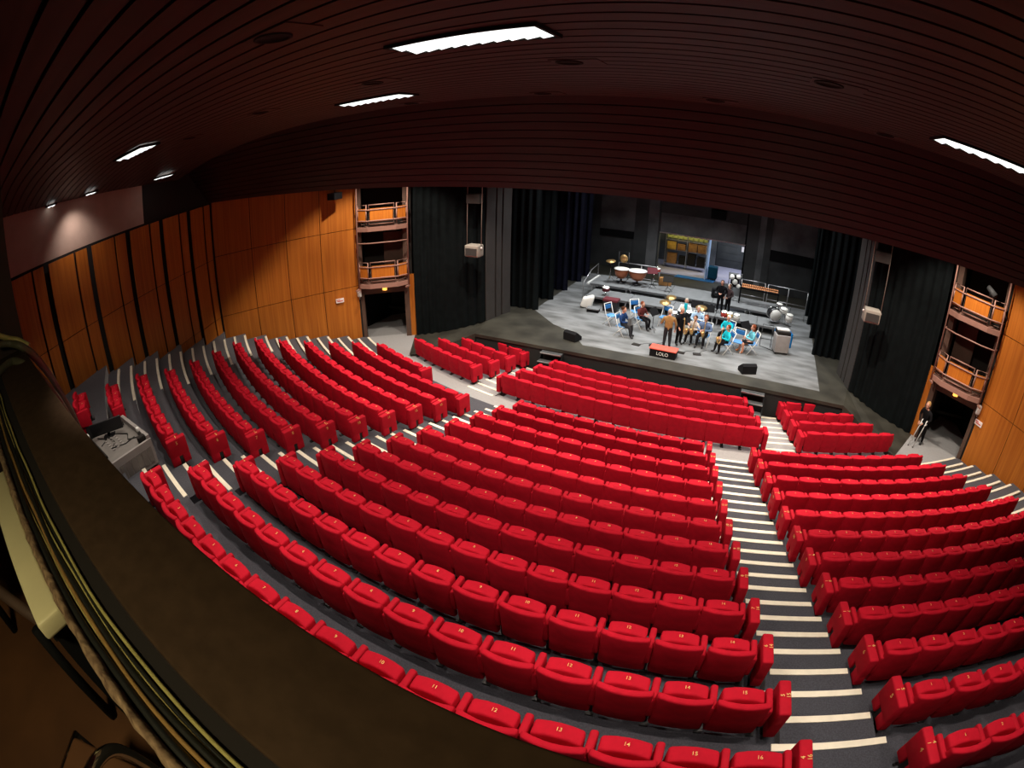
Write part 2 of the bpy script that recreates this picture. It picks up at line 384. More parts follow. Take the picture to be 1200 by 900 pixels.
PLACES = ['left of the nearest ceiling light', 'right of the nearest ceiling light', 'far right in the nearer row', 'just above the second ceiling light', 'just right of the second ceiling light',
          'behind the hatch, below the nearest ceiling light', 'along the bulkhead, right of centre', 'along the bulkhead, left of the right-hand light', 'in the nearer row, left of the second light', 'in the nearer row, farthest left']
for (x, y), pl in zip(HOLES, PLACES):
    t = empty('downlight', (x, y, 8.6), label='dark round recessed downlight '+pl, cat='downlight', group='dark recessed downlights')
    a = MB(); a.box(-0.16, 0.34, -0.16, 0.16, -0.012, -0.002, M['slat']); a.obj('cover_plate', parent=t)
    a = MB(); a.lathe([(0.14, -0.004), (0.14, -0.022), (0.115, -0.022), (0.115, -0.013)], m=M['gap'], seg=20); a.obj('ring', parent=t)

# ------------------------------------------------------------------ stage
mb = MB()
mb.prism([(-6.87, -17.5), (6.87, -17.5), (7.2, -16.0), (12.5, -16.0), (12.5, -3.6), (-12.5, -3.6), (-12.5, -16.0), (-7.2, -16.0)], ZS-0.12, ZS, M['deck'])
mb.box(-6.85, 6.85, -17.47, -17.3, -1.2, ZS-0.12, M['stageblack'])
for s_ in (-1, 1):                    # sloping dark floor beside the front rows
    v = [(s_*9.9, -17.35, 0.004), (s_*8.75, -19.3, 0.004), (s_*8.2, -18.9, 0.02), (s_*7.75, -18.25, 0.16), (s_*7.2, -17.75, 0.4), (s_*6.87, -17.5, ZS-0.002), (s_*7.2, -15.95, ZS-0.002), (s_*7.3, -15.7, ZS-0.002)]
    lo = [(a, b, -1.0) for a, b, c in v]; n = len(v); f = [tuple(range(n)) if s_ < 0 else tuple(reversed(range(n)))]+[(i, (i+1) % n, n+(i+1) % n, n+i) for i in range(n)]
    mb.add(v+lo, f, M['deck'])
struct(mb.obj('floor_stage'))
mb = MB()
mb.prism([(-2.75, -16.72), (6.02, -16.72), (6.05, -13.0), (6.2, -6.0), (-6.2, -6.0), (-6.1, -13.7), (-4.6, -15.1), (-3.6, -15.6)], ZS-0.05, ZS+0.006, M['marley'])
struct(mb.obj('floor_dance'))
rnd = random.Random(3)

# back wall with big scene-dock opening
YB = -3.6
mb = MB()
def bw(x0, x1, z0, z1, m, d=0.0, t=0.3): mb.box(x0, x1, YB-d, YB+t, z0, z1, m)
bw(-12.5, -4.36, 4.9, 9, M['wallgrey']); bw(-12.5, -6.5, 0, 9, M['wallgrey'])
bw(-6.5, -4.36, 2.82, 4.9, M['wallgrey2']); bw(-6.5, -4.36, 2.4, 2.82, M['black'], 0.06); bw(-6.5, -4.36, 0, 2.4, M['wallgrey'])
bw(-4.36, -2.86, 0, 9, M['wallgrey'], 0.12); bw(-3.55, -2.95, 0, 9, M['wallgrey2'], 0.16)
bw(-2.86, 2.16, 3.04, 4.2, M['wallgrey2']); bw(-2.86, 2.16, 4.2, 9, M['wallgrey'])
bw(2.16, 2.26, 0, 9, M['black']); bw(2.26, 3.7, 0, 9, M['wallgrey'], 0.12); bw(2.95, 3.3, 0, 9, M['wallgrey2'], 0.16)
bw(3.7, 12.5, 3.05, 9, M['wallgrey2']); bw(3.7, 12.5, 2.42, 3.05, M['black'], 0.05); bw(3.7, 12.5, 0, 2.42, M['wallgrey'])
mb.box(-2.9, 2.2, YB-0.09, YB, 3.0, 3.05, M['metal'])
struct(mb.obj('wall_stage_back'))
mb = MB()
mb.box(-12.6, -12.5, -17.5, YB, 0, 9.0, M['black']); mb.box(12.5, 12.6, -17.5, YB, 0, 9.0, M['black'])
mb.box(-12.6, 12.6, -16.2, YB+0.3, 9.0, 9.1, M['black']); struct(mb.obj('wall_stage_sides'))
# scene dock behind the opening
mb = MB(); mb.box(-4, 4.5, YB+0.3, 4.0, ZS-0.1, ZS, M['dockfloor']); mb.box(-4, 4.5, YB+0.3, 4.2, 4.2, 4.3, M['wallgrey']); struct(mb.obj('floor_dock'))
mb = MB(); mb.box(-4.1, -4, YB+0.3, 4.0, ZS, 4.2, M['wallgrey']); mb.box(4.5, 4.6, YB+0.3, 4.0, ZS, 4.2, M['wallgrey']); mb.box(-4, 0.2, 0.6, 0.8, ZS, 4.2, M['wallgrey2']); mb.box(0.1, 4.5, 1.4, 1.6, ZS, 4.2, M['wallgrey'])
struct(mb.obj('wall_dock'))
t = empty('dock_shutter', (1.3, 1.36, ZS), label='dark grey panel shutter on the right inside the stage rear opening', cat='shutter')
a = MB(); a.box(-1.1, 1.15, -0.03, 0.03, 0, 2.6, M['wallgrey'])
for i in range(5): a.box(-1.1, 1.15, -0.045, -0.03, 0.5*i+0.02, 0.5*i+0.48, M['wallgrey'])
a.obj('panel', parent=t); a = MB(); a.box(0.55, 0.85, -0.06, -0.045, 1.25, 1.6, M['sign']); a.obj('notice', parent=t)
t = empty('dock_door', (0.02, -3.5, ZS), label='narrow bluish white door leaf standing open in the stage rear opening', cat='door')
a = MB(); a.box(0, 0.07, 0, 1.3, 0.02, 2.5, cloth('paleblue_door', 190, 215, 245)); a.obj('leaf', parent=t); a = MB(); a.tube([(-0.02, 0.15, 1.0), (-0.06, 0.15, 1.0), (-0.06, 0.3, 1.0)], 0.015, M['metal']); a.obj('handle', parent=t)
# storage shelving in the dock
t = empty('storage_rack', (-1.45, -1.6, ZS), label='tall metal storage rack seen through the stage rear opening', cat='rack')
for (x, y) in ((-1.35, 0), (0, 0), (1.3, 0), (-1.35, 0.6), (0, 0.6), (1.3, 0.6)):
    a = MB(); a.box(x-0.025, x+0.025, y-0.025, y+0.025, 0, 2.6, M['metal']); a.obj('upright', parent=t)
for z in (0.25, 1.15, 1.78, 2.5):
    a = MB(); a.box(-1.35, 1.3, 0, 0.6, z, z+0.04, M['metal']); a.obj('shelf', parent=t)
for i, (x, z, w, h, mm, nm) in enumerate([(-1.25, 1.19, 0.55, 0.45, 'yellow', 'bright yellow'), (-0.6, 1.19, 0.5, 0.36, 'ochre', 'ochre'), (0.1, 1.19, 0.55, 0.5, 'ochre', 'wide ochre'), (0.7, 1.19, 0.5, 0.5, 'ochre', 'ochre brown'),
                                 (-1.2, 0.30, 0.6, 0.62, 'ochre', 'low brown'), (-0.45, 0.30, 0.4, 0.5, 'gap', 'black'), (0.1, 0.30, 0.5, 0.7, 'gap', 'tall black'), (0.7, 0.3, 0.5, 0.6, 'gap', 'square black')]):
    t2 = empty('storage_crate', (-1.45+x+w/2, -1.45, ZS+z), label=nm+' crate on the '+('middle' if z > 1 else 'lowest')+' shelf of the dock rack, column '+['one', 'two', 'three', 'four'][i % 4]+' from the left', cat='crate', group='crates on the dock rack')
    a = MB(); a.rbox(w/2, 0.2, h/2, 0.02, (0, 0, h/2), M[mm], 1, 1); a.obj('body', parent=t2)
    a = MB(); a.box(-w/2-0.01, w/2+0.01, -0.21, 0.21, h, h+0.03, M[mm]); a.obj('lid', parent=t2)
for i in range(8):
    x = -2.6+0.33*i
    t2 = empty('stacked_chair_shell', (x, -1.4, ZS+1.83), label='greenish yellow curved shell on the upper rack shelf, %s from the left' % ['first', 'second', 'third', 'fourth', 'fifth', 'sixth', 'seventh', 'eighth'][i], cat='chair shell', group='greenish shells on the upper dock shelf')
    a = MB(); a.tube([(-0.13, 0, 0), (-0.14, 0, 0.22), (-0.08, 0, 0.36), (0.08, 0, 0.36), (0.14, 0, 0.22), (0.13, 0, 0)], 0.028, M['greenish'], 6); a.obj('hoop', parent=t2)
    a = MB(); a.rbox(0.12, 0.02, 0.09, 0.02, (0, 0, 0.15), M['greenish'], 1, 1); a.obj('seat_panel', parent=t2)
a = MB(); a.prism([(-1.7, -3.9), (0.6, -3.9), (0.7, -3.3), (-1.6, -3.3)], ZS, ZS+0.03, M['blue']); tag(a.obj('floor_mat'), 'blue mat on the threshold of the stage rear opening', 'mat')
t = empty('loading_bin', (0.45, -3.0, ZS), label='dark teal wheeled bin standing against the open dock door', cat='bin')
a = MB(); a.rbox(0.28, 0.3, 0.35, 0.04, (0, 0, 0.45), cloth('teal_bin', 20, 70, 90), 1, 1); a.obj('body', parent=t)
for x in (-0.2, 0.2):
    a = MB(); a.tube([(x-0.03, -0.2, 0.06), (x+0.03, -0.2, 0.06)], 0.06, M['blackgloss'], 10); a.obj('wheel', parent=t)
t = empty('hanging_speaker_box', (0.52, -3.95, 4.32), label='black box speaker hanging above the stage rear opening', cat='speaker')
a = MB(); a.rbox(0.42, 0.2, 0.26, 0.02, (0, 0, 0.26), M['black'], 1, 1); a.obj('cabinet', parent=t)
for x in (-0.3, 0.3):
    a = MB(); a.tube([(x, 0, 0.5), (x, 0, 4.6)], 0.012, M['blackgloss'], 6); a.obj('hanging_bar', parent=t)

# drapes
def pleated(P, Q, z0, z1, m, amp=0.05, waves=10, bulge=0.0, zq=None, name='drape', th=0.0):
    P = Vector((P[0], P[1], 0)); Q = Vector((Q[0], Q[1], 0)); d = Q-P; L = d.length; d.normalize(); n = Vector((d.y, -d.x, 0)); zq = z0 if zq is None else zq
    mb = MB(); N = waves*8; v = []; f = []
    for i in range(N+1):
        u = i/N; a = amp*math.sin(2*PI*waves*u+1.3*math.sin(5*u))*(0.7+0.3*math.sin(9*u)); zb = z0+(zq-z0)*u
        for j, w in enumerate((0.0, 0.33, 0.66, 1.0)):
            z = zb+(z1-zb)*w; p = P+d*(u*L)+n*(a*(1.15-0.4*w)+bulge*math.sin(PI*u)*(1-0.3*w)); v.append((p.x, p.y, z))
    for i in range(N): f += [(i*4+j, (i+1)*4+j, (i+1)*4+j+1, i*4+j+1) for j in range(3)]
    mb.add(v, f, m, smooth=True)
    # thickness: a second layer behind
    off = n*(-0.04); v2 = [(a+off.x, b+off.y, c) for a, b, c in v]; mb.add(v2, [tuple(reversed(q)) for q in f], m, smooth=True)
    top = len(v)
    mb.add([v[3], v[-1], v2[-1], v2[3]], [(0, 1, 2, 3)], m)
    return mb.obj(name)
o = pleated((-9.72, -17.5), (-7.22, -16.02), 0.02, 9.0, M['curtain'], 0.05, 9, 0.28, ZS+0.01, 'side_drape'); tag(o, 'wide black side drape left of the stage, beside the left balcony tower', 'drape', 'black drapes beside the proscenium')
o = pleated((7.22, -16.02), (9.72, -17.5), ZS+0.01, 9.0, M['curtain'], 0.05, 9, 0.22, 0.02, 'side_drape'); tag(o, 'wide black side drape right of the stage, beside the right balcony tower', 'drape', 'black drapes beside the proscenium')
for sd, ys in ((-1, (-13.75, -12.0, -10.2, -8.2, -6.9)), (1, (-13.0, -10.8, -8.7, -7.2))):
    for i, y in enumerate(ys):
        xin = sd*(5.95+(0.0 if i else -0.02)); xo = sd*9.2
        a, b = (xo, xin) if sd < 0 else (xin, xo)
        o = pleated((a, y), (b, y), ZS+0.01, 8.9, M['navycurtain'] if sd < 0 and i > 1 else M['curtain'], 0.06, 10, 0, None, 'leg_drape')
        tag(o, 'tall %s masking drape on the %s side of the stage, %s from the front' % ('navy black' if sd < 0 and i > 1 else 'black', 'left' if sd < 0 else 'right', ['first', 'second', 'third', 'fourth', 'fifth'][i]), 'drape', 'masking drapes in the stage wings')
# proscenium pillars
for sd, nm in ((-1, 'left'), (1, 'right')):
    mb = MB(); P = Vector((sd*7.22, -16.0, 0)); Q = Vector((sd*6.93, -14.45, 0)); d = (Q-P); L = d.length; d.normalize(); n = Vector((-d.y, d.x, 0))
    if n.x*sd > 0: n = -n
    for i, (s0, s1, off) in enumerate(((0, 0.34, 0.02), (0.34, 0.40, -0.06), (0.40, 0.60, 0.02), (0.60, 0.66, -0.06), (0.66, 1.0, 0.02))):
        a = P+d*(s0*L); b = P+d*(s1*L); q = [a+n*off, b+n*off, b-n*0.5, a-n*0.5]
        mb.prism([(v.x, v.y) for v in q], ZS-0.1, 9.0, M['pillar'])
    struct(mb.obj('wall_proscenium_'+nm))

# risers
def platform(x0, x1, y0, y1, zt, label, legs_x):
    t = empty('stage_riser', ((x0+x1)/2, (y0+y1)/2, ZS), label=label, cat='riser', group='grey stage risers'); cx, cy = (x0+x1)/2, (y0+y1)/2; h = zt-ZS
    a = MB(); a.box(x0-cx, x1-cx, y0-cy, y1-cy, h-0.035, h, M['riser']); a.obj('deck', parent=t)
    a = MB(); a.box(x0-cx+0.02, x1-cx-0.02, y0-cy+0.012, y0-cy+0.05, h-0.1, h-0.035, M['wallgrey2']); a.obj('edge_frame', parent=t); a = MB(); a.box(x0-cx+0.02, x1-cx-0.02, y1-cy-0.05, y1-cy-0.02, h-0.1, h-0.035, M['metal']); a.obj('edge_frame', parent=t)
    for x in legs_x:
        for y in (y0-cy+0.08, y1-cy-0.08):
            a = MB(); a.box(x-cx-0.025, x-cx+0.025, y-0.025, y+0.025, 0.0, h-0.035, M['metal']); a.obj('leg', parent=t)
    return t
for i, (x0, x1) in enumerate(((-4.42, -2.45), (-2.43, -0.45), (-0.43, 1.52), (1.54, 3.40), (3.42, 4.98))):
    platform(x0, x1, -11.7, -10.4, ZS+0.4, 'grey platform in the lower riser tier, %s from the left' % ['first', 'second', 'third', 'fourth', 'fifth'][i], (x0+0.1, x1-0.1))
for i, (x0, x1) in enumerate(((-4.72, -2.8), (-2.78, -0.9), (-0.88, 1.2), (1.22, 2.9), (2.92, 4.5))):
    platform(x0, x1, -10.35, -8.4, ZS+0.62, 'grey platform in the upper riser tier, %s from the left' % ['first', 'second', 'third', 'fourth', 'fifth'][i], (x0+0.1, x1-0.1))
def rail(pts_x, y, z0, z1, label):
    t = empty('guard_rail', ((pts_x[0]+pts_x[-1])/2, y, z0), label=label, cat='rail', group='guard rails behind the risers'); cx = (pts_x[0]+pts_x[-1])/2
    a = MB(); a.tube([(pts_x[0]-cx, 0, z1-z0), (pts_x[-1]-cx, 0, z1-z0)], 0.022, M['metal']); a.obj('top_rail', parent=t)
    a = MB(); a.tube([(pts_x[0]-cx, 0, (z1-z0)/2), (pts_x[-1]-cx, 0, (z1-z0)/2)], 0.015, M['metal']); a.obj('middle_rail', parent=t)
    for x in pts_x:
        a = MB(); a.tube([(x-cx, 0, 0), (x-cx, 0, z1-z0)], 0.02, M['metal']); a.obj('post', parent=t)
rail((-3.9, -2.7, -1.75), -8.33, ZS, 1.92, 'grey guard rail behind the kettledrums on the upper riser')
rail((2.4, 3.6), -8.33, ZS, 2.05, 'grey guard rail behind the marimba on the upper riser')
rail((3.75, 4.8, 5.8), -8.33, ZS, 2.03, 'grey guard rail at the right end of the upper riser')
t = empty('step_handrail', (-4.85, -9.6, ZS), label='low grey handrail and white-edged step at the left end of the risers', cat='rail')
a = MB(); a.tube([(0, -1.3, 0), (0, -1.3, 0.75), (0, -0.2, 1.15), (0, 0.9, 1.25), (0, 0.9, 0)], 0.022, M['metal']); a.obj('rail', parent=t)
a = MB(); a.box(0.02, 0.12, -0.9, 0.9, 0.58, 0.66, M['white']); a.obj('white_edge', parent=t)

# front-of-stage stairs
for x, lab in ((-3.6, 'small dark stairs up to the stage at the left aisle'), (3.62, 'small dark stairs up to the stage at the right aisle')):
    t = empty('stage_steps', (x, -17.52, -0.6), label=lab, cat='stairs', group='stage stairs')
    for i in range(4):
        a = MB(); a.box(-0.40, 0.40, -0.24*(4-i), -0.24*(3-i)-0.015, 0.25*(i+1)-0.05, 0.25*(i+1), M['wallgrey']); a.box(-0.40, 0.40, -0.24*(4-i)-0.005, -0.24*(4-i)+0.02, 0.25*(i+1)-0.03, 0.25*(i+1)+0.004, M['metal']); a.obj('tread', parent=t)
    for sx in (-0.42, 0.39):
        a = MB(); a.add([(sx, -0.97, 0), (sx+0.03, -0.97, 0), (sx+0.03, 0, 0), (sx, 0, 0), (sx, -0.97, 0.25), (sx+0.03, -0.97, 0.25), (sx+0.03, 0, 1.02), (sx, 0, 1.02)], [(3, 2, 1, 0), (4, 5, 6, 7), (0, 1, 5, 4), (1, 2, 6, 5), (2, 3, 7, 6), (3, 0, 4, 7)], M['black']); a.obj('stringer', parent=t)

# ------------------------------------------------------------------ balcony towers
def tower(sd, lab_side):
    A = Vector((sd*11.55, -18.82, 0)); B = Vector((sd*9.95, -17.55, 0)); d = (B-A); L = d.length; d.normalize(); n = Vector((d.y, -d.x, 0))
    if n.y > 0: n = -n
    W = lambda u, o, z: (A.x+d.x*u*L+n.x*o, A.y+d.y*u*L+n.y*o, z)
    # frame around the doorway
    mb = MB()
    def slab(u0, u1, o0, o1, z0, z1, m): q = [W(u0, o0, 0), W(u1, o0, 0), W(u1, o1, 0), W(u0, o1, 0)]; mb.prism([(p[0], p[1]) for p in q], z0, z1, m)
    slab(0.0, 0.07, -0.35, 0.05, 0, 9.0, M['brownconc']); slab(0.90, 1.0, -0.35, 0.05, 0, 9.0, M['brownconc'])
    slab(0.07, 0.90, -0.1, 0.0, 1.92, 2.25, M['brownconc'])
    slab(1.0, 1.16, -0.1, 0.03, 0, 2.6, M['wood'])
    slab(0.5, 0.9, -0.9, -0.8, 2.4, 4.3, M['brownconc']); slab(0.07, 0.9, -1.2, -1.1, 2.2, 9, M['gap'])
    slab(0.0, 1.0, -1.1, 0.02, 2.22, 2.26, M['brownconc']); slab(0.0, 1.0, -1.1, 0.02, 4.52, 4.56, M['brownconc'])
    slab(-0.1, 0.0, -3.0, 0.0, -0.2, 9.0, M['gap']); slab(1.0, 1.08, -3.0, -0.1, -0.2, 9.0, M['gap']); slab(-0.1, 1.08, -3.1, -3.0, -0.2, 9.0, M['gap'])
    struct(mb.obj('wall_tower_'+lab_side))
    prof = [(0.0, 0.0), (0.0, 0.28), (0.22, 0.52), (0.78, 0.52), (1.0, 0.28), (1.0, 0.0)]
    for lv, z0 in (('lower', 2.27), ('upper', 4.57)):
        t = empty('balcony_box', W(0.5, 0.2, z0), label='%s balcony box with wood panels in the %s tower beside the stage' % (lv, lab_side), cat='balcony', group='balcony boxes')
        org = Vector(W(0.5, 0.2, z0)); loc = lambda u, o, z: tuple(Vector(W(u, o, z))-org)
        def pr(poly, z0_, z1_, m, nm):
            a = MB(); a.prism([loc(u, o, 0)[:2] for u, o in poly], z0_-z0, z1_-z0, m); return a.obj(nm, parent=t)
        pr([(u, o) for u, o in prof], z0, z0+0.17, M['steelbrown'], 'floor_slab')
        segs = [((0.02, 0.24), (0.2, 0.46)), ((0.25, 0.48), (0.74, 0.48)), ((0.79, 0.46), (0.98, 0.24))]
        if sd > 0: pass
        for (a0, a1) in segs:
            # frame of square tube with a wood panel inside
            fr = MB(); zb, zt = z0+0.28, z0+1.05
            P = Vector(loc(a0[0], a0[1], 0)); Q = Vector(loc(a1[0], a1[1], 0)); P.z = Q.z = 0
            h0, h1 = zb-z0, zt-z0
            fr.tube([P+Vector((0, 0, h0)), Q+Vector((0, 0, h0)), Q+Vector((0, 0, h1)), P+Vector((0, 0, h1))], 0.030, M['steelbrown'], 4, closed=True)
            fo = fr.obj('rail_frame', parent=t)
            e = (Q-P).normalized(); nn2 = Vector((-e.y, e.x, 0)); a = P+e*0.04; b = Q-e*0.04
            pm = MB(); pm.prism([tuple((a+nn2*0.012)[:2]), tuple((b+nn2*0.012)[:2]), tuple((b-nn2*0.012)[:2]), tuple((a-nn2*0.012)[:2])], h0+0.1, h1-0.14, M['woodrail']); pm.obj('wood_panel', parent=fo)
        for zz in (z0+0.42, z0+0.86):
            fr = MB(); fr.tube([loc(u, o, zz) for u, o in ((0.0, 0.0), (0.0, 0.22), (0.22, 0.50), (0.77, 0.50), (1.0, 0.22), (1.0, 0.0))], 0.026, M['steelbrown'], 6); fr.obj('rail', parent=t)
        if lv == 'upper':
            fr = MB(); fr.tube([loc(u, o, 4.10) for u, o in ((0.0, 0.0), (0.0, 0.3), (0.25, 0.50), (0.75, 0.50), (1.0, 0.3), (1.0, 0.0))], 0.025, M['steelbrown'], 8); fr.obj('lower_bar', parent=t)
    for u in (0.0, 1.0):
        p = W(u, 0.33, 0)
        t = MB(); t.tube([(0, 0, 2.2), (0, 0, 8.9)], 0.03, M['steelbrown'], 8); t.box(-0.03, 0.03, -0.2, 0.03, 2.2, 2.26, M['steelbrown'])
        tag(t.obj('tower_pole', loc=(p[0], p[1], 0)), 'slim brown steel pole at the %s side of the %s balcony tower' % ('wall' if u == 0 else 'stage', lab_side), 'pole', 'poles of the balcony towers')
    # small lamp over the doorway
    t = MB(); p = W(0.5, 0.03, 2.1); t.rbox(0.09, 0.05, 0.06, 0.015, (0, 0, 0), M['lampglow'], 1, 1); tag(t.obj('exit_lamp', loc=p), 'small orange lamp glowing over the doorway of the %s tower' % lab_side, 'lamp', 'orange doorway lamps')
    t = empty('wall_siren', W(-0.02, 0.14, 2.05), label='small white wall fitting at the doorway of the %s tower' % lab_side, cat='fitting', group='white fittings by the tower doorways')
    a = MB(); a.rbox(0.08, 0.06, 0.16, 0.03, (0, 0, 0), M['white'], 1, 1); a.obj('body', parent=t); a = MB(); a.tube([(0, 0, -0.15), (0.02, -0.02, -0.26)], 0.02, M['metal']); a.obj('bracket', parent=t)
tower(-1, 'left'); tower(1, 'right')
# small signs on the front wood panels
for sd, P in ((-1, (-12.07, -19.6, 1.8)), (1, (11.72, -18.98, 1.54))):
    t = empty('wall_sign', P, rz=(-1 if sd > 0 else 1)*(PI/2-0.55), label='small white and red sign on the wood wall by the %s tower doorway' % ('left' if sd < 0 else 'right'), cat='sign', group='white signs on the wood walls')
    a = MB(); a.box(-0.17, 0.17, -0.1, -0.06, 0, 0.17, M['sign']); a.obj('plate', parent=t)
    a = MB(); a.box(-0.12, 0.12, -0.104, -0.1, 0.05, 0.085, M['signred']); a.box(-0.15, 0.0, -0.104, -0.1, 0.105, 0.135, M['signred']); a.obj('red_marks', parent=t)
    t.rotation_euler.z = math.atan2(-5.2*1, 3.2*sd)+(PI if sd > 0 else 0)
    if sd < 0: t.rotation_euler.z = math.atan2(5.2, 3.2)
    if sd > 0: t.rotation_euler.z = math.atan2(-5.2, 3.2)
# black projector box high on the left wood wall and right wood wall
for sd, x, y in ((-1, -11.95, -19.9), (1, 12.3, -20.3)):
    t = empty('wall_projector', (x+sd*-0.22, y, 6.15), label='black box spotlight high on the wood wall beside the %s tower' % ('left' if sd < 0 else 'right'), cat='spotlight', group='black wall spotlights')
    a = MB(); a.rbox(0.22, 0.22, 0.13, 0.02, (0, 0, 0), M['black'], 1, 1); a.obj('housing', parent=t); a = MB(); a.tube([(0, 0, 0.12), (0, 0, 0.35), (sd*0.35, 0, 0.35)], 0.02, M['black']); a.obj('bracket', parent=t)

# hanging speakers by the proscenium
for sd in (-1, 1):
    t = empty('hanging_speaker', (sd*(6.98 if sd < 0 else 7.12), -17.3, 3.5), label='taupe speaker hung on two ropes in front of the %s side drape' % ('left' if sd < 0 else 'right'), cat='speaker', group='hanging front speakers')
    a = MB(); a.rbox(0.30, 0.22, 0.23, 0.06, (0, 0, 0.25), M['spk'], 1, 1); a.obj('cabinet', parent=t)
    a = MB(); a.box(-0.24, 0.24, -0.235, -0.222, 0.09, 0.36, M['pillar']); a.obj('grille', parent=t)
    a = MB(); a.rbox(0.27, 0.16, 0.18, 0.02, (0, 0, 2.22), M['pillar'], 1, 1); a.obj('upper_box', parent=t)
    for x in (-0.31, 0.31):
        a = MB(); a.tube([(x, 0, 0.3), (x, 0, 5.4)], 0.016, M['spk'], 6); a.obj('rope', parent=t)
        a = MB(); a.ball((x, 0, 0.36), 0.05, m=M['sign'], seg=8); a.obj('shackle', parent=t)

# ------------------------------------------------------------------ seats
def seat_meshes(fine=True):
    S = {}
    nx = 6 if fine else 3
    def backd(p):
        h = (p.z+0.33)/0.66
        return (p.x, p.y-0.06*h+0.050*(p.x/0.26)**2*(0.4+0.6*h), p.z-0.012*(p.x/0.26)**2*(1 if p.z > 0.2 else 0))
    a = MB(); a.rbox(0.2715, 0.042, 0.330, 0.032, (0, -0.170, 0.475), M['red'], nx, 3 if fine else 1, backd); S['backrest'] = a.mesh('backrest')
    def cush(p): return (p.x, p.y+0.02*(p.z/0.27)-0.02*(p.x/0.2)**2, p.z+(0.010*(1-(p.x/0.2)**2) if p.z > 0.15 else 0))
    a = MB(); a.rbox(0.216, 0.084, 0.195, 0.030, (0, -0.030, 0.520), M['red'], 4 if fine else 2, 2 if fine else 1, cush); S['seat_cushion'] = a.mesh('seat_cushion')
    def arm(p): return (p.x, p.y, p.z-(0.04 if (p.z < 0 and p.y > 0) else 0))
    a = MB(); a.rbox(0.038, 0.155, 0.175, 0.028, (0, -0.055, 0.505), M['red_side'], 1, 1, arm); S['armrest'] = a.mesh('armrest')
    a = MB(); a.box(-0.02, 0.02, -0.10, 0.06, 0.0, 0.36, M['seatmetal']); a.box(-0.045, 0.045, -0.16, 0.12, 0.0, 0.025, M['seatmetal']); S['leg'] = a.mesh('leg')
    # aisle end panel with a foot slot
    a = MB()
    a.rbox(0.068, 0.225, 0.185, 0.028, (0, 0, 0.485), M['red_side'], 1, 1)
    a.rbox(0.066, 0.095, 0.12, 0.02, (0, -0.128, 0.255), M['red_side'], 1, 1); a.rbox(0.066, 0.085, 0.12, 0.02, (0, 0.138, 0.255), M['red_side'], 1, 1)
    S['end_panel'] = a.mesh('end_panel')
    a = MB(); a.box(-0.03, 0.03, -0.032, 0.05, 0.0, 0.36, M['seatmetal']); a.box(-0.05, 0.05, -0.12, 0.12, 0.0, 0.03, M['seatmetal']); S['panel_foot'] = a.mesh('panel_foot')
    return S
SM = seat_meshes(True)
NUM = {}
def num(n, s=0.055):
    if (n, s) not in NUM: NUM[n, s] = text_mesh(str(n), s, M['gold'])
    return NUM[n, s]
ORD = ['zeroth', 'first', 'second', 'third', 'fourth', 'fifth', 'sixth', 'seventh', 'eighth', 'ninth', 'tenth', 'eleventh', 'twelfth', 'thirteenth', 'fourteenth', 'fifteenth', 'sixteenth', 'seventeenth']
W = 0.55
# camera model, used only to decide which seats the photograph can show
YAW, PITCH, ROLL = -0.322205, -0.449515, 0.059357
F_ = Vector((math.sin(YAW)*math.cos(PITCH), math.cos(YAW)*math.cos(PITCH), math.sin(PITCH))); R_ = Vector((math.cos(YAW), -math.sin(YAW), 0)); U_ = R_.cross(F_)
RR = R_*math.cos(ROLL)+U_*math.sin(ROLL); UU = -R_*math.sin(ROLL)+U_*math.cos(ROLL)
def project(P):
    d = P-CAM; x, y, z = d.dot(RR), d.dot(UU), d.dot(F_); rr = math.hypot(x, y); th = math.atan2(rr, z)
    r = 622.387*(th-0.0876533*th**3+0.0232123*th**5); return 682.57+x/rr*r, 450.04-y/rr*r
LEDGE = [(30, 408), (45, 430), (105, 510), (150, 560), (200, 612), (300, 690), (400, 770), (480, 825), (560, 875), (600, 897), (640, 915)]
def visible(P):
    u, v = project(P)
    if u < -15 or u > 1225 or v > 935: return False
    if u < 640:
        for (a, b), (c, d) in zip(LEDGE[:-1], LEDGE[1:]):
            if a <= u <= c: return v < b+(d-b)*(u-a)/(c-a)+12
        if u < 30: return False
    return True
seats = []   # dicts: R, phi, z, left_end, right_end, number, label, group
def add_row(block, k, R, z, a0, a1, n=None, aisle='right'):
    """seats from angle a0 to a1 (left to right); aisle: which ends carry an end panel"""
    n = n or max(1, round((a1-a0)*R/W)); step = (a1-a0)/n
    for i in range(n):
        seats.append(dict(block=block, k=k, R=R, z=z, phi=a0+step*(i+0.5), i=i, n=n, aisle=aisle))
for k in range(12): add_row('centre', k, RK[k], ZK[k], -AI(k)+0.0045-0.0016, AI(k)-0.0045-0.0016, {9: 14, 10: 15, 11: 16}.get(k), 'both')
for k in range(12): add_row('right', k, RK[k], ZK[k], AO(k)+0.0045, ENDPHI[k], None, 'left')
for k in range(13):
    if k == 0: add_row('left', k, RK[0], ZK[0], -0.418, -0.292, None, 'right')
    elif k >= 11: add_row('left', k, RK[k], ZK[k], -ENDPHI[k], -(0.247 if k == 11 else 0.243), None, 'none')
    else: add_row('left', k, RK[k], ZK[k], -ENDPHI[k], -AO(k)-0.0045, None, 'right')
FE = {-1: 0.415, -2: 0.402, -3: 0.388, -4: 0.337}
for k in (-4, -3, -2, -1):
    add_row('front centre', k, RF[k], ZF[k], -AIF(k)+0.004, AIF(k)-0.004, None, 'both')
    add_row('front right', k, RF[k], ZF[k], AOF(k)+0.004, FE[k], None, 'left')
    add_row('front left', k, RF[k], ZF[k], -FE[k], -AOF(k)-0.004, None, 'right')
vis = []
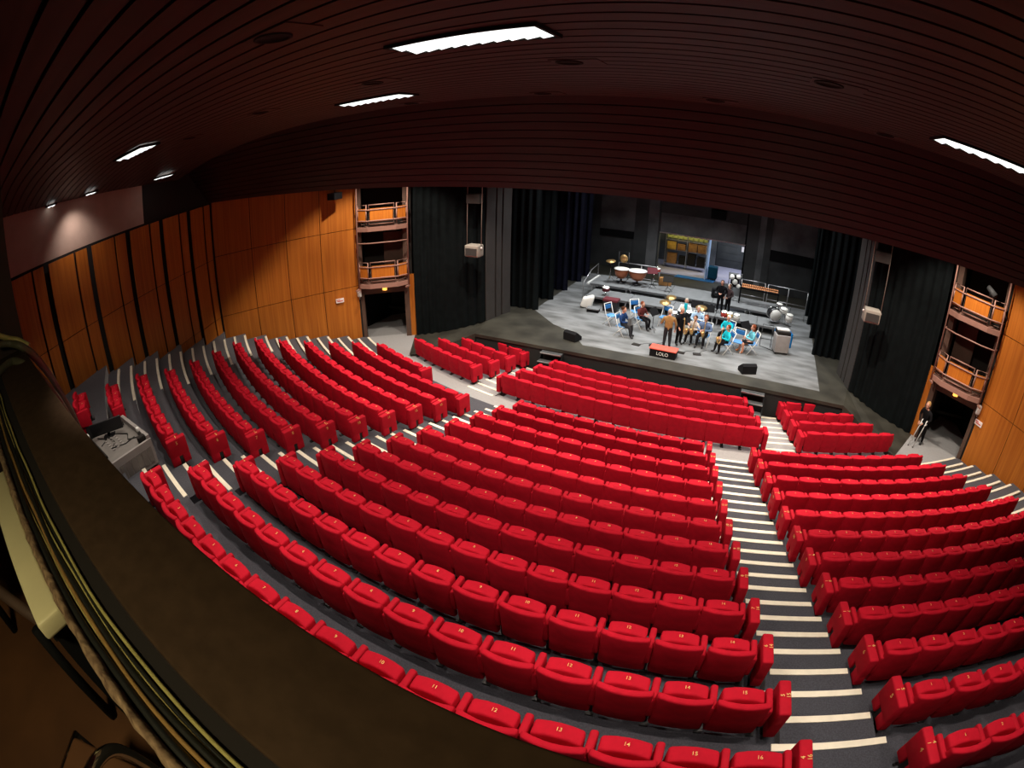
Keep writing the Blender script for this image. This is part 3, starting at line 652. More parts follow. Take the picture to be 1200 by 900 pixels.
for s in seats:
    p = pol(s['R'], s['phi'], s['z']+0.75); s['P'] = p
    if visible(p): s['dist'] = (p-CAM).length; vis.append(s)
vis.sort(key=lambda s: s['dist'])
near, far = vis[:300], vis[300:]
print('seats', len(seats), 'visible', len(vis))
def seat_label(s):
    b, k, i, n = s['block'], s['k'], s['i'], s['n']
    if b == 'centre': row = ORD[12-k]; return 'red seat %s from the right aisle, %s centre row from the back' % (ORD[n-i], row)
    if b == 'right': return 'red seat %s from the aisle, %s row of the right block from the back' % (ORD[i+1], ORD[12-k])
    if b == 'left': return 'red seat %s from the %s, %s row of the left block from the back' % (ORD[n-i], 'aisle' if k < 11 else 'mixing desk', ORD[13-k])
    if b == 'front centre': return 'red seat %s from the right aisle, %s row before the stage' % (ORD[n-i], ORD[k+5])
    if b == 'front right': return 'red seat %s from the aisle, %s row of the front right block' % (ORD[i+1], ORD[k+5])
    return 'red seat %s from the aisle, %s row of the front left block' % (ORD[n-i], ORD[k+5])
def child(name, me, parent, loc=(0, 0, 0), rot=(0, 0, 0)):
    o = bpy.data.objects.new(name, me); COL.objects.link(o); o.parent = parent; o.location = loc; o.rotation_euler = rot; return o
for s in near:
    p = pol(s['R'], s['phi'], s['z']); t = empty('theatre_seat', p, s['phi'], seat_label(s), 'theatre seat', 'red seats of the %s block' % s['block'])
    child('backrest', SM['backrest'], t)
    c = child('seat_cushion', SM['seat_cushion'], t)
    seatno = s['i']+1
    if s['dist'] < 19: child('number_lettering', num(seatno), c, (0, -0.015, 0.7265), (0.0, 0, 0))
    lastL = s['i'] == 0; lastR = s['i'] == s['n']-1; aisle = s['aisle']
    hw = W/2
    child('armrest', SM['armrest'], t, (hw, 0, 0)); child('leg', SM['leg'], t, (hw, 0, 0))
    if lastL and aisle in ('right', 'none'): child('armrest', SM['armrest'], t, (-hw, 0, 0)); child('leg', SM['leg'], t, (-hw, 0, 0))
    if lastL and aisle == 'left': child('armrest', SM['armrest'], t, (-hw, 0, 0))
    for sd, last in ((-1, lastL), (1, lastR)):
        if last and (aisle == 'both' or (aisle == 'left' and sd < 0) or (aisle == 'right' and sd > 0)):
            e = child('end_panel', SM['end_panel'], t, (sd*(hw+(0.125 if aisle != 'both' else (0.075 if sd < 0 else 0.17))), -0.01, 0)); child('panel_foot', SM['panel_foot'], e)
            rown = str(12-s['k']+3) if s['k'] >= 0 else str(-s['k'])
            child('end_lettering', num('%s\n%s' % (rown, s['i']+1), 0.065), e, (0, 0.02, 0.6735), (0, 0, PI/2 if sd > 0 else -PI/2))
            child('row_lettering', num(rown, 0.09), e, (sd*0.0695, 0.0, 0.58), (PI/2, 0, PI/2 if sd > 0 else -PI/2))
# the remaining distant seats as one mesh
SF = seat_meshes(False)
V, Fc, Mi = [], [], []
matlist = [M['red'], M['red_side'], M['seatmetal']]
def take(me, mx):
    b = len(V); V.extend([tuple(mx @ v.co) for v in me.vertices]); idx = [matlist.index(m) for m in me.materials]
    for p in me.polygons: Fc.append([b+i for i in p.vertices]); Mi.append(idx[p.material_index])
for s in far:
    mx = Matrix.Translation(pol(s['R'], s['phi'], s['z'])) @ Matrix.Rotation(s['phi'], 4, 'Z')
    take(SF['backrest'], mx); take(SF['seat_cushion'], mx)
    hw = W/2; take(SF['armrest'], mx @ Matrix.Translation((hw, 0, 0))); take(SF['leg'], mx @ Matrix.Translation((hw, 0, 0)))
    if s['i'] == 0: take(SF['armrest'], mx @ Matrix.Translation((-hw, 0, 0))); take(SF['leg'], mx @ Matrix.Translation((-hw, 0, 0)))
    for sd, last in ((-1, s['i'] == 0), (1, s['i'] == s['n']-1)):
        if last and (s['aisle'] == 'both' or (s['aisle'] == 'left' and sd < 0) or (s['aisle'] == 'right' and sd > 0)):
            m2 = mx @ Matrix.Translation((sd*(hw+(0.125 if s['block'] != 'centre' else (0.075 if sd < 0 else 0.17))), -0.01, 0)); take(SF['end_panel'], m2); take(SF['panel_foot'], m2)
me = bpy.data.meshes.new('distant_seats'); me.from_pydata(V, [], Fc); me.update()
for m in matlist: me.materials.append(m)
me.polygons.foreach_set('material_index', Mi); me.polygons.foreach_set('use_smooth', [True]*len(Fc))
tag(link('distant_seats', me), 'far rows of red theatre seats nearest the stage', 'theatre seats', kind='stuff')

# ------------------------------------------------------------------ people
def person(pos, heading, height, pose, top, trousers, hair_col, label, hands=None, skirt=None, lean=0.0, long_hair=False, shoes=None, head_turn=0.0, crossed=False, armskin=False):
    t = empty('person', pos, heading, label, 'person'); s = height/1.75
    J = {}
    if pose == 'stand':
        pz = 0.95
        J['pelvis'] = (0, 0, pz); J['spine'] = (0, lean*0.12, 1.15); J['chest'] = (0, lean*0.25, 1.33); J['neck'] = (0, lean*0.36, 1.50)
        J['h1'] = (0, lean*0.4+0.01, 1.57)
        for n, q in (('L', -1), ('R', 1)):
            J['hip'+n] = (q*0.09, 0, 0.90); J['knee'+n] = (q*0.11, 0.03, 0.50); J['ank'+n] = (q*0.13, -0.01, 0.09); J['toe'+n] = (q*0.15, 0.14, 0.035)
            J['sh'+n] = (q*0.22, lean*0.31, 1.41); J['el'+n] = (q*0.32, lean*0.25+0.0, 1.15)
        hd = hands or [(-0.27, 0.08, 0.90), (0.27, 0.08, 0.90)]
    else:
        pz = 0.50
        J['pelvis'] = (0, 0, pz); J['spine'] = (0, lean*0.1, 0.70); J['chest'] = (0, lean*0.22, 0.88); J['neck'] = (0, lean*0.33, 1.05); J['h1'] = (0, lean*0.36+0.01, 1.12)
        for n, q in (('L', -1), ('R', 1)):
            J['hip'+n] = (q*0.09, 0.03, 0.50); J['knee'+n] = (q*0.13, 0.44, 0.50); J['ank'+n] = (q*0.14, 0.42+0.1*(q > 0), 0.09); J['toe'+n] = (q*0.15, 0.57+0.1*(q > 0), 0.035)
            J['sh'+n] = (q*0.22, lean*0.27, 0.96); J['el'+n] = (q*0.32, lean*0.2+0.08, 0.72)
        hd = hands or [(-0.08, 0.34, 0.78), (0.10, 0.32, 0.70)]
    rad = dict(pelvis=0.155, spine=0.135, chest=0.155, neck=0.062, h1=0.055, hip=0.105, knee=0.066, ank=0.045, toe=0.038, sh=0.07, el=0.048, wr=0.032)
    for n, q, h in (('L', -1, hd[0]), ('R', 1, hd[1])):
        hv = Vector(h); ev = Vector(J['el'+n]); J['wr'+n] = tuple(hv); dr = (hv-ev).normalized(); J['palm'+n] = tuple(hv+dr*0.06)
        side = dr.cross(Vector((0, 0, 1))); side = side.normalized() if side.length > 0.1 else Vector((1, 0, 0)); dn = dr.cross(side).normalized()
        if dn.z > 0: dn = -dn
        for i, (off, ln) in enumerate(((-0.030, 0.068), (-0.010, 0.078), (0.010, 0.074), (0.030, 0.058))):
            b = hv+dr*0.09+side*off; J['f%da%s' % (i, n)] = tuple(b); J['f%db%s' % (i, n)] = tuple(b+dr*ln*0.55+dn*0.012); J['f%dc%s' % (i, n)] = tuple(b+dr*ln*0.8+dn*ln*0.5)
        tb = hv+dr*0.03-side*q*0.035; J['t0'+n] = tuple(tb); J['t1'+n] = tuple(tb+dr*0.035-side*q*0.02+dn*0.01); J['t2'+n] = tuple(tb+dr*0.06-side*q*0.02+dn*0.02)
    E = [('pelvis', 'spine'), ('spine', 'chest'), ('chest', 'neck'), ('neck', 'h1')]
    for n in 'LR':
        E += [('pelvis', 'hip'+n), ('hip'+n, 'knee'+n), ('knee'+n, 'ank'+n), ('ank'+n, 'toe'+n), ('chest', 'sh'+n), ('sh'+n, 'el'+n), ('el'+n, 'wr'+n), ('wr'+n, 'palm'+n)]
        for i in range(4): E += [('palm'+n, 'f%da%s' % (i, n)), ('f%da%s' % (i, n), 'f%db%s' % (i, n)), ('f%db%s' % (i, n), 'f%dc%s' % (i, n))]
        E += [('wr'+n, 't0'+n), ('t0'+n, 't1'+n), ('t1'+n, 't2'+n)]
    names = list(J); idx = {n: i for i, n in enumerate(names)}
    me = bpy.data.meshes.new('body'); me.from_pydata([Vector(J[n])*s for n in names], [(idx[a], idx[b]) for a, b in E], [])
    o = bpy.data.objects.new('body', me); COL.objects.link(o)
    md = o.modifiers.new('Skin', 'SKIN'); md.use_smooth_shade = True; md.branch_smoothing = 0.3
    sk = me.skin_vertices[0].data
    for n in names:
        base = n.rstrip('LR') if n not in ('h1',) else n
        r = rad.get(base)
        if r is None: r = 0.026 if base == 'palm' else (0.0095 if base[0] in 'ft' else 0.03)
        if base == 'palm': sk[idx[n]].radius = (0.034*s, 0.018*s)
        elif base in ('chest', 'spine', 'pelvis'): sk[idx[n]].radius = (r*1.40*s, r*0.98*s)
        elif base in ('hip', 'knee', 'ank', 'sh', 'el', 'toe'): sk[idx[n]].radius = (r*1.2*s, r*1.2*s)
        else: sk[idx[n]].radius = (r*s, r*s)
        sk[idx[n]].use_root = (n == 'pelvis')
    md = o.modifiers.new('Sub', 'SUBSURF'); md.levels = md.render_levels = 1
    bpy.context.view_layer.update()
    ev = bpy.data.meshes.new_from_object(o.evaluated_get(bpy.context.evaluated_depsgraph_get())); ev.name = 'body'
    bpy.data.objects.remove(o)
    sh = shoes or M['blackgloss']; mats = [top, trousers, M['skin'], sh]; ev.materials.clear()
    for m in mats: ev.materials.append(m)
    bones = []
    for a, b in E:
        base = a.rstrip('LR')
        if base in ('wr', 'palm') or (base[0] in 'ft' and base[1:2].isdigit()) or a == 'neck': mi_ = 2
        elif base == 'hip': mi_ = 1
        elif base == 'knee': mi_ = 2 if skirt else 1
        elif base == 'ank': mi_ = 3
        elif b.startswith('hip'): mi_ = 1
        elif base == 'el' and armskin: mi_ = 2
        else: mi_ = 0
        bones.append((Vector(J[a])*s, Vector(J[b])*s, mi_))
    for p in ev.polygons:
        c = p.center; best = None
        for a, b, mi_ in bones:
            ab = b-a; u = max(0, min(1, (c-a).dot(ab)/max(ab.length_squared, 1e-9))); dd_ = (c-(a+ab*u)).length
            if best is None or dd_ < best[0]: best = (dd_, mi_)
        p.material_index = best[1]; p.use_smooth = True
    link('body', ev, t)
    # head
    hx, hy, hz = J['h1']; hc = Vector((hx, hy+0.02, hz+0.10))*s
    hm = MB(); mxh = Matrix.Translation(hc) @ Matrix.Rotation(head_turn, 4, 'Z') @ Matrix.Scale(s*1.12, 4)
    hm.ball((0, 0, 0.01), 0.078, 0.095, 0.115, M['skin'], 16, mxh); hm.ball((0, 0.04, -0.055), 0.055, 0.055, 0.055, M['skin'], 12, mxh)
    hm.ball((0, 0.098, -0.012), 0.013, 0.02, 0.024, M['skin'], 8, mxh)
    for q in (-1, 1):
        hm.ball((q*0.08, -0.005, -0.005), 0.012, 0.02, 0.032, M['skin'], 8, mxh); hm.ball((q*0.031, 0.083, 0.018), 0.014, 0.010, 0.009, M['drumhead'], 8, mxh); hm.ball((q*0.031, 0.091, 0.018), 0.006, 0.004, 0.006, M['black'], 8, mxh)
    hm.ball((0, 0.084, -0.052), 0.024, 0.010, 0.007, M['maroon'], 8, mxh)
    hm.obj('head', parent=t)
    if hair_col is not None:
        hb = MB(); hb.ball((0, -0.022, 0.035), 0.088, 0.098, 0.108, hair_col, 14, mxh)
        if long_hair: hb.ball((0, -0.05, -0.07), 0.085, 0.06, 0.12, hair_col, 12, mxh)
        hb.obj('hair', parent=t)
    if skirt is not None:
        kb = MB()
        if pose == 'sit':
            kb.rbox(0.20*s, 0.24*s, 0.085*s, 0.05*s, (0, 0.20*s, 0.50*s), skirt, 2, 1)
        else: kb.lathe([(0.14*s, 0.98*s), (0.19*s, 0.8*s), (0.23*s, 0.5*s)], m=skirt)
        kb.obj('skirt', parent=t)
    return t
HB = cloth('brown_hair', 70, 44, 28); HG = cloth('grey_hair', 190, 180, 165); HW = cloth('white_hair', 232, 228, 220); HD = cloth('dark_hair', 32, 24, 20); HR = cloth('auburn_hair', 120, 60, 34)
JB = cloth('brown_jacket', 150, 116, 72); NV = cloth('navy_shirt', 30, 56, 100); CH = cloth('charcoal_trousers', 44, 44, 48); BK = cloth('black_clothes', 20, 19, 22); TL = cloth('teal_top', 30, 190, 205)
LBs = cloth('light_blue_shirt', 168, 196, 224); MRn = cloth('maroon_vest', 90, 40, 38); CRm = cloth('cream_shirt', 205, 192, 180); BG = cloth('blue_grey_shirt', 96, 116, 150); WH = cloth('white_shirt', 226, 228, 226); TP = cloth('taupe_coat', 70, 56, 56)
def chair(pos, heading, label, back=True):
    t = empty('folding_chair', pos, heading, label, 'chair', 'blue and white folding chairs')
    a = MB(); a.rbox(0.20, 0.19, 0.02, 0.018, (0, 0, 0.41), M['bluelight'], 1, 1); a.obj('seat', parent=t)
    a = MB(); a.rbox(0.185, 0.018, 0.09, 0.016, (0, -0.22, 0.73), M['blue'], 1, 1); a.obj('backrest', parent=t)
    for q in (-1, 1):
        a = MB(); a.tube([(q*0.215, 0.20, 0.0), (q*0.215, -0.10, 0.45), (q*0.215, -0.24, 0.88)], 0.016, M['white'], 6); a.obj('side_frame', parent=t)
        a = MB(); a.tube([(q*0.19, -0.26, 0.0), (q*0.19, 0.14, 0.42)], 0.014, M['white'], 6); a.obj('leg', parent=t)
    a = MB(); a.tube([(-0.215, -0.24, 0.88), (0.215, -0.24, 0.88)], 0.016, M['white'], 6); a.obj('top_bar', parent=t)
def sitc(pos, heading, *a, **k):
    chair(pos, heading, k.pop('clabel')); return person(pos, heading, *a, **k)
Z = ZS
# heading 0 faces the back wall (+y)
person((0.16, -15.55, Z), 0.15, 1.50, 'stand', JB, CH, HG, 'grey-haired person in brown jacket and dark trousers, back to the seats, by the red podium', hands=[(-0.34, 0.18, 1.08), (0.30, 0.1, 0.88)])
person((0.50, -14.95, Z), -2.2, 1.48, 'stand', BK, BK, HG, 'person in black standing just behind the brown jacket', hands=[(-0.2, 0.3, 1.1), (0.3, 0.22, 0.95)])
sitc((-1.75, -15.0, Z), -1.75, 1.52, 'sit', NV, CH, HB, 'seated person in navy shirt and dark trousers, leftmost of the band', clabel='folding chair under the seated person in navy')
sitc((-1.30, -13.75, Z), -2.0, 1.45, 'sit', MRn, BK, HR, 'seated auburn-haired person in maroon vest by a music stand', clabel='folding chair under the person in maroon')
sitc((1.00, -14.35, Z), 2.7, 1.42, 'sit', CRm, BK, HB, 'seated person in pale shirt, left neighbour of the grey-blue saxophonist', clabel='folding chair under the person in the pale shirt')
sitc((1.42, -14.45, Z), 2.9, 1.58, 'sit', BG, BK, HR, 'seated person in grey-blue shirt holding a saxophone', clabel='folding chair under the grey-blue saxophonist')
sitc((0.95, -13.2, Z), PI, 1.50, 'sit', LBs, BK, HG, 'seated person in light blue shirt beside the drum kit', clabel='folding chair under the person in light blue')
sitc((2.25, -13.65, Z), 2.6, 1.48, 'sit', TL, BK, HW, 'seated white-haired person in teal top, rear one of two in teal', clabel='folding chair under the white-haired person in teal')
sitc((2.35, -14.85, Z), 2.1, 1.45, 'sit', TL, BK, HR, 'seated auburn-haired person in teal sleeves, front one of two in teal', clabel='folding chair under the auburn-haired person in teal')
sitc((3.30, -14.35, Z), 1.9, 1.50, 'sit', cloth('aqua_blouse', 110, 190, 205), M['skin'], HR, 'seated person in aqua top, black skirt and bare legs, rightmost of the band', skirt=BK, shoes=cloth('tan_shoe', 205, 130, 90), clabel='folding chair under the person in the black skirt', long_hair=True)
person((1.62, -10.85, Z+0.4), 3.0, 1.42, 'stand', BK, BK, HB, 'standing person in long black clothes on the lower riser, left of two', hands=[(-0.08, 0.26, 1.10), (0.08, 0.26, 1.10)], long_hair=True)
person((1.98, -10.85, Z+0.4), 2.5, 1.30, 'stand', TP, BK, HB, 'standing person in taupe coat on the lower riser, right of two', hands=[(-0.1, 0.24, 1.0), (0.2, 0.2, 1.0)], long_hair=True)
t = person((0.30, -12.35, Z), PI, 1.50, 'sit', WH, BK, HG, 'drummer in white shirt and teal tie behind the drum kit', hands=[(-0.2, 0.36, 0.86), (0.2, 0.36, 0.86)])
a = MB(); a.rbox(0.07, 0.01, 0.2, 0.009, (0.0, 0.115, 0.78), TL, 1, 1); a.obj('teal_scarf', parent=t)
person((10.0, -18.02, 0.0), 2.15, 1.55, 'stand', BK, BK, cloth('sandy_hair', 180, 140, 90), 'person in dark coat leaning on two white crutches in the right tower doorway', hands=[(-0.12, 0.34, 0.95), (0.12, 0.34, 0.95)], lean=0.5)
for q in (0, 1):
    t = empty('crutch', (9.62+0.16*q, -18.28-0.09*q, 0), label='white crutch held by the person in the right doorway, %s one' % ('stage-side' if q == 0 else 'wall-side'), cat='crutch', group='white crutches')
    a = MB(); a.tube([(-0.14, -0.08, 0), (0.10, 0.04, 0.85), (0.13, 0.05, 1.0)], 0.017, M['white'], 8); a.obj('shaft', parent=t)
    a = MB(); a.tube([(0.06, 0.0, 0.82), (0.17, 0.07, 0.86)], 0.02, M['white'], 8); a.obj('handle', parent=t)
    a = MB(); a.tube([(-0.145, -0.082, 0), (-0.138, -0.079, 0.03)], 0.026, M['blackgloss'], 8); a.obj('rubber_tip', parent=t)
chair((-2.5, -14.0, Z), -2.0, 'empty folding chair with blue pads left of the band')
chair((-1.72, -12.95, Z), -2.4, 'empty folding chair behind the person in maroon')
chair((-0.42, -13.1, Z), 2.9, 'empty folding chair behind the standing pair, near the drum kit')
chair((2.75, -14.45, Z), 2.9, 'empty folding chair between the teal and the aqua tops')

# music stands
def mstand(x, y, z, rz, h, label, col='black'):
    t = empty('music_stand', (x, y, z), rz, label, 'music stand', 'music stands')
    a = MB(); a.tube([(0, 0, 0.12), (0, 0, h)], 0.012, M['blackgloss'], 6); a.obj('pole', parent=t)
    for i in range(3):
        q = 2*PI*i/3; a = MB(); a.tube([(0, 0, 0.2), (0.24*math.cos(q), 0.24*math.sin(q), 0.01)], 0.009, M['blackgloss'], 6); a.obj('leg', parent=t)
    a = MB(); a.box(-0.25, 0.25, -0.01, 0.01, -0.16, 0.16, M[col], Matrix.Translation((0, 0, h)) @ Matrix.Rotation(-0.6, 4, 'X')); a.box(-0.25, 0.25, -0.05, 0.01, -0.17, -0.155, M[col], Matrix.Translation((0, 0, h)) @ Matrix.Rotation(-0.6, 4, 'X')); a.obj('desk', parent=t)
mstand(-0.75, -13.95, Z, 1.2, 0.85, 'black music stand in front of the person in maroon')
mstand(2.95, -13.9, Z, 0.9, 0.95, 'black music stand between the teal and aqua tops')
mstand(1.30, -12.55, Z, 0.2, 0.95, 'black music stand beside the light blue shirt')
mstand(0.75, -12.25, Z, 0.0, 0.95, 'wide black music stand to the right of the drummer')
mstand(2.0, -8.9, ZS+0.62, 0.3, 1.1, 'grey music stand on the upper riser by the percussion rack', 'wallgrey2')
mstand(-1.87, -9.56, ZS+0.62, 0.4, 0.85, 'small stand on the upper riser right of the kettledrums', 'maroon')
mstand(-1.04, -9.7, ZS+0.62, 0.2, 0.6, 'low stand on the upper riser, second right of the kettledrums', 'gap')
mstand(0.55, -15.0+0.4, Z, 0.1, 0.9, 'black music stand between the person in black and the pale shirt')

# saxophones and accordion
def sax(x, y, z, rz, label):
    t = empty('saxophone', (x, y, z), rz, label, 'saxophone', 'saxophones')
    a = MB(); a.tube([(0, 0.0, 0.55), (0, 0.05, 0.62), (0, 0.08, 0.55), (0, 0.1, 0.1), (0, 0.16, 0.02), (0, 0.22, 0.08), (0, 0.26, 0.28)], [0.01, 0.013, 0.017, 0.026, 0.032, 0.038, 0.065], M['brass'], 10); a.obj('body', parent=t)
    a = MB(); a.tube([(0, 0.0, 0.55), (0, -0.05, 0.56)], 0.014, M['blackgloss'], 8); a.obj('mouthpiece', parent=t)
sax(1.45, -14.72, Z+0.42, 2.9, 'brass saxophone held by the person in grey-blue'); sax(1.02, -14.62, Z+0.42, 2.7, 'brass saxophone held by the person in the pale shirt')
sax(0.62, -15.12, Z+0.55, -2.3, 'brass saxophone held by the standing person in black'); sax(2.2, -15.1, Z+0.42, 2.2, 'brass saxophone held by the front person in teal')
t = empty('clarinet_case', (-1.42, -15.02, Z+0.62), -1.75, 'grey wind instrument held by the seated person in navy', 'instrument')
a = MB(); a.rbox(0.15, 0.07, 0.17, 0.03, (0, 0, 0.02), M['wallgrey2'], 2, 2); a.obj('body', parent=t); a = MB(); a.box(-0.1, 0.1, 0.07, 0.08, -0.1, 0.13, M['metal']); a.obj('keys', parent=t)

# drum kit
def cymbal(x, y, z0, h, r, label, tilt=0.25, grp='cymbals'):
    t = empty('cymbal_stand', (x, y, z0), 0, label, 'cymbal', grp)
    a = MB(); a.lathe([(0.02, 0.02), (r*0.15, 0.018), (r, 0.0), (r, -0.004), (0.02, 0.004)], m=M['brass'], seg=24, mx=Matrix.Translation((0, 0, h)) @ Matrix.Rotation(tilt, 4, 'X')); a.obj('cymbal', parent=t)
    a = MB(); a.tube([(0, 0, 0.15), (0, 0, h+0.03)], 0.012, M['chrome'], 6); a.obj('pole', parent=t)
    for i in range(3):
        q = 2*PI*i/3+0.4; a = MB(); a.tube([(0, 0, 0.3), (0.25*math.cos(q), 0.25*math.sin(q), 0.01)], 0.01, M['chrome'], 6); a.obj('leg', parent=t)
t = empty('drum_kit', (0.35, -12.9, Z), 0, 'dark drum kit with white heads in the middle of the band', 'drum kit')
def drum(parent, x, y, z, r, h, shell, axis='z', name='drum'):
    mx = Matrix.Translation((x, y, z)) @ (Matrix.Rotation(PI/2, 4, 'X') if axis == 'y' else Matrix.Rotation(0.15, 4, 'X'))
    a = MB(); a.lathe([(r, -h/2), (r, h/2)], m=shell, seg=22, mx=mx); o = a.obj(name, parent=parent)
    for zz in (-h/2, h/2):
        b = MB(); b.lathe([(r*0.98, zz-0.004 if zz > 0 else zz-0.008), (r*0.98, zz+0.008 if zz > 0 else zz+0.004)], m=M['drumhead'], seg=22, mx=mx); b.obj('drum_head', parent=o)
        b = MB(); b.tube([tuple(mx @ Vector((r*1.01*math.cos(2*PI*k/20), r*1.01*math.sin(2*PI*k/20), zz))) for k in range(20)], 0.012, M['chrome'], 6, closed=True); b.obj('hoop', parent=o)
drum(t, 0, -0.1, 0.28, 0.27, 0.38, M['blackgloss'], 'y', 'bass_drum'); drum(t, -0.18, 0.0, 0.68, 0.14, 0.18, M['blackgloss'], name='tom'); drum(t, 0.18, 0.0, 0.68, 0.15, 0.18, M['blackgloss'], name='tom')
drum(t, -0.45, 0.15, 0.52, 0.17, 0.13, M['chrome'], name='snare_drum'); drum(t, 0.48, 0.1, 0.42, 0.2, 0.36, M['blackgloss'], name='floor_tom')
cymbal(-0.55, -12.75, Z, 0.95, 0.24, 'tan cymbal on a stand at the left of the drum kit, front one', grp='drum kit cymbals'); cymbal(-0.40, -12.2, Z, 1.05, 0.22, 'tan cymbal on a stand at the left of the drum kit, rear one', grp='drum kit cymbals')
cymbal(1.0, -12.75, Z, 0.98, 0.24, 'tan cymbal on a stand at the right of the drum kit', grp='drum kit cymbals')
# congas / bongos beside kit
for i, (x, y, r, sh) in enumerate(((1.95, -12.15, 0.14, 'signred'), (2.2, -12.2, 0.13, 'yellow'), (2.5, -12.25, 0.14, 'drumhead'))):
    t = empty('bongo_drum', (x, y, Z), 0, ['small drum with red shell before the lower riser', 'small drum with yellow shell before the lower riser', 'small white drum before the lower riser'][i], 'drum', 'small drums before the lower riser')
    drum(t, 0, 0, 0.72, r, 0.2, M[sh], name='shell'); a = MB(); a.tube([(0, 0, 0), (0, 0, 0.62)], 0.014, M['chrome'], 6); a.obj('stand', parent=t)
    a = MB(); a.tube([(-0.2, 0, 0.01), (0.2, 0, 0.01)], 0.012, M['chrome'], 6); a.tube([(0, -0.2, 0.01), (0, 0.2, 0.01)], 0.012, M['chrome'], 6); a.obj('foot', parent=t)
# kettledrums
for i, (x, y, r) in enumerate(((-3.42, -9.45, 0.36), (-2.62, -9.4, 0.44))):
    t = empty('kettledrum', (x, y, ZS+0.62), 0, ['smaller copper kettledrum with white head on the upper riser', 'larger copper kettledrum with white head on the upper riser'][i], 'kettledrum', 'kettledrums')
    a = MB(); a.lathe([(0.06, 0.20), (r*0.55, 0.26), (r*0.85, 0.40), (r*0.97, 0.60), (r, 0.70)], m=M['copper'], seg=24); a.obj('bowl', parent=t)
    a = MB(); a.lathe([(r*0.99, 0.70), (r*0.99, 0.715)], m=M['drumhead'], seg=24); a.obj('drum_head', parent=t)
    a = MB(); a.tube([(r*1.02*math.cos(2*PI*k/24), r*1.02*math.sin(2*PI*k/24), 0.705) for k in range(24)], 0.018, M['white'], 6, closed=True); a.obj('hoop', parent=t)
    a = MB(); a.lathe([(0.22, 0.0), (0.22, 0.03), (0.06, 0.06), (0.05, 0.22)], m=M['blackgloss'], seg=16); a.obj('pedal_base', parent=t)
cymbal(-3.95, -9.6, ZS+0.62, 1.05, 0.24, 'tan cymbal on a tall stand left of the kettledrums', 0.15)
t = empty('gong', (-3.55, -8.7, ZS+0.62), 0, 'round bronze gong on a stand behind the kettledrums', 'gong')
a = MB(); a.lathe([(0.20, -0.02), (0.21, 0.0), (0.20, 0.02), (0.05, 0.03)], m=M['brass'], seg=24, mx=Matrix.Translation((0, 0, 1.05)) @ Matrix.Rotation(PI/2, 4, 'X')); a.obj('disc', parent=t)
a = MB(); a.tube([(-0.26, 0, 0), (-0.26, 0, 1.4), (0.26, 0, 1.4), (0.26, 0, 0)], 0.016, M['blackgloss'], 6); a.tube([(-0.26, -0.2, 0.01), (-0.26, 0.2, 0.01)], 0.016, M['blackgloss'], 6); a.tube([(0.26, -0.2, 0.01), (0.26, 0.2, 0.01)], 0.016, M['blackgloss'], 6); a.obj('frame', parent=t)
# small percussion right of kettledrums
t = empty('tom_tom_stand', (-1.9, -9.0, ZS+0.62), 0, 'red-topped percussion drum on a stand right of the kettledrums', 'drum')
drum(t, -0.15, 0, 0.72, 0.14, 0.14, M['maroon'], name='shell'); drum(t, 0.18, 0, 0.80, 0.13, 0.14, M['signred'], name='shell'); a = MB(); a.tube([(0, 0, 0), (0, 0, 0.65)], 0.02, M['chrome'], 6); a.tube([(-0.2, 0, 0.01), (0.2, 0, 0.01)], 0.012, M['chrome'], 6); a.tube([(0, -0.2, 0.01), (0, 0.2, 0.01)], 0.012, M['chrome'], 6); a.obj('stand', parent=t)
t = empty('instrument_case', (-1.35, -8.75, ZS+0.62), 0.3, 'brown case leaning at the back of the upper riser', 'case')
a = MB(); a.rbox(0.32, 0.1, 0.22, 0.06, (0, 0, 0.22), M['ochre'], 2, 1); a.obj('shell', parent=t); a = MB(); a.tube([(-0.06, 0, 0.43), (-0.05, 0, 0.48), (0.05, 0, 0.48), (0.06, 0, 0.43)], 0.01, M['blackgloss'], 6); a.obj('handle', parent=t)
# round drum and red box on the lower riser left
t = empty('drum_stool', (-3.62, -11.25, ZS+0.4), 0, 'small round drum with white head on the left of the lower riser', 'drum')
drum(t, 0, 0, 0.3, 0.17, 0.16, M['maroon'], name='shell'); a = MB(); a.tube([(0, 0, 0), (0, 0, 0.24)], 0.02, M['chrome'], 6); a.tube([(-0.16, 0, 0.01), (0.16, 0, 0.01)], 0.012, M['chrome'], 6); a.tube([(0, -0.16, 0.01), (0, 0.16, 0.01)], 0.012, M['chrome'], 6); a.obj('stand', parent=t)
t = empty('draped_case', (-3.05, -12.2, Z), 0, 'dark case with a maroon cover on the floor before the lower riser', 'case')
a = MB(); a.rbox(0.33, 0.22, 0.27, 0.03, (0, 0, 0.27), M['blackgloss'], 2, 1); a.obj('case', parent=t); a = MB(); a.rbox(0.35, 0.24, 0.06, 0.03, (0, 0, 0.52), M['maroon'], 2, 1); a.obj('cover', parent=t)
t = empty('white_cover', (-4.15, -12.25, Z), 0.2, 'white cloth-covered bundle at the left end of the lower riser', 'bundle')
a = MB()
def lump(p): return (p.x+0.04*math.sin(9*p.z), p.y+0.04*math.sin(7*p.x), p.z*(1+0.18*math.sin(6*p.x)))
a.rbox(0.26, 0.2, 0.26, 0.09, (0, 0, 0.27), M['drumhead'], 4, 3, lump); a.obj('cloth', parent=t)
t = empty('low_step', (-3.70, -12.7, Z), 0.1, 'low grey step block in front of the white bundle', 'step')
a = MB(); a.box(-0.28, 0.28, -0.2, 0.2, 0.14, 0.18, M['riser']); a.obj('tread', parent=t); a = MB(); a.box(-0.26, 0.26, -0.18, 0.18, 0, 0.14, M['black']); a.obj('base', parent=t)
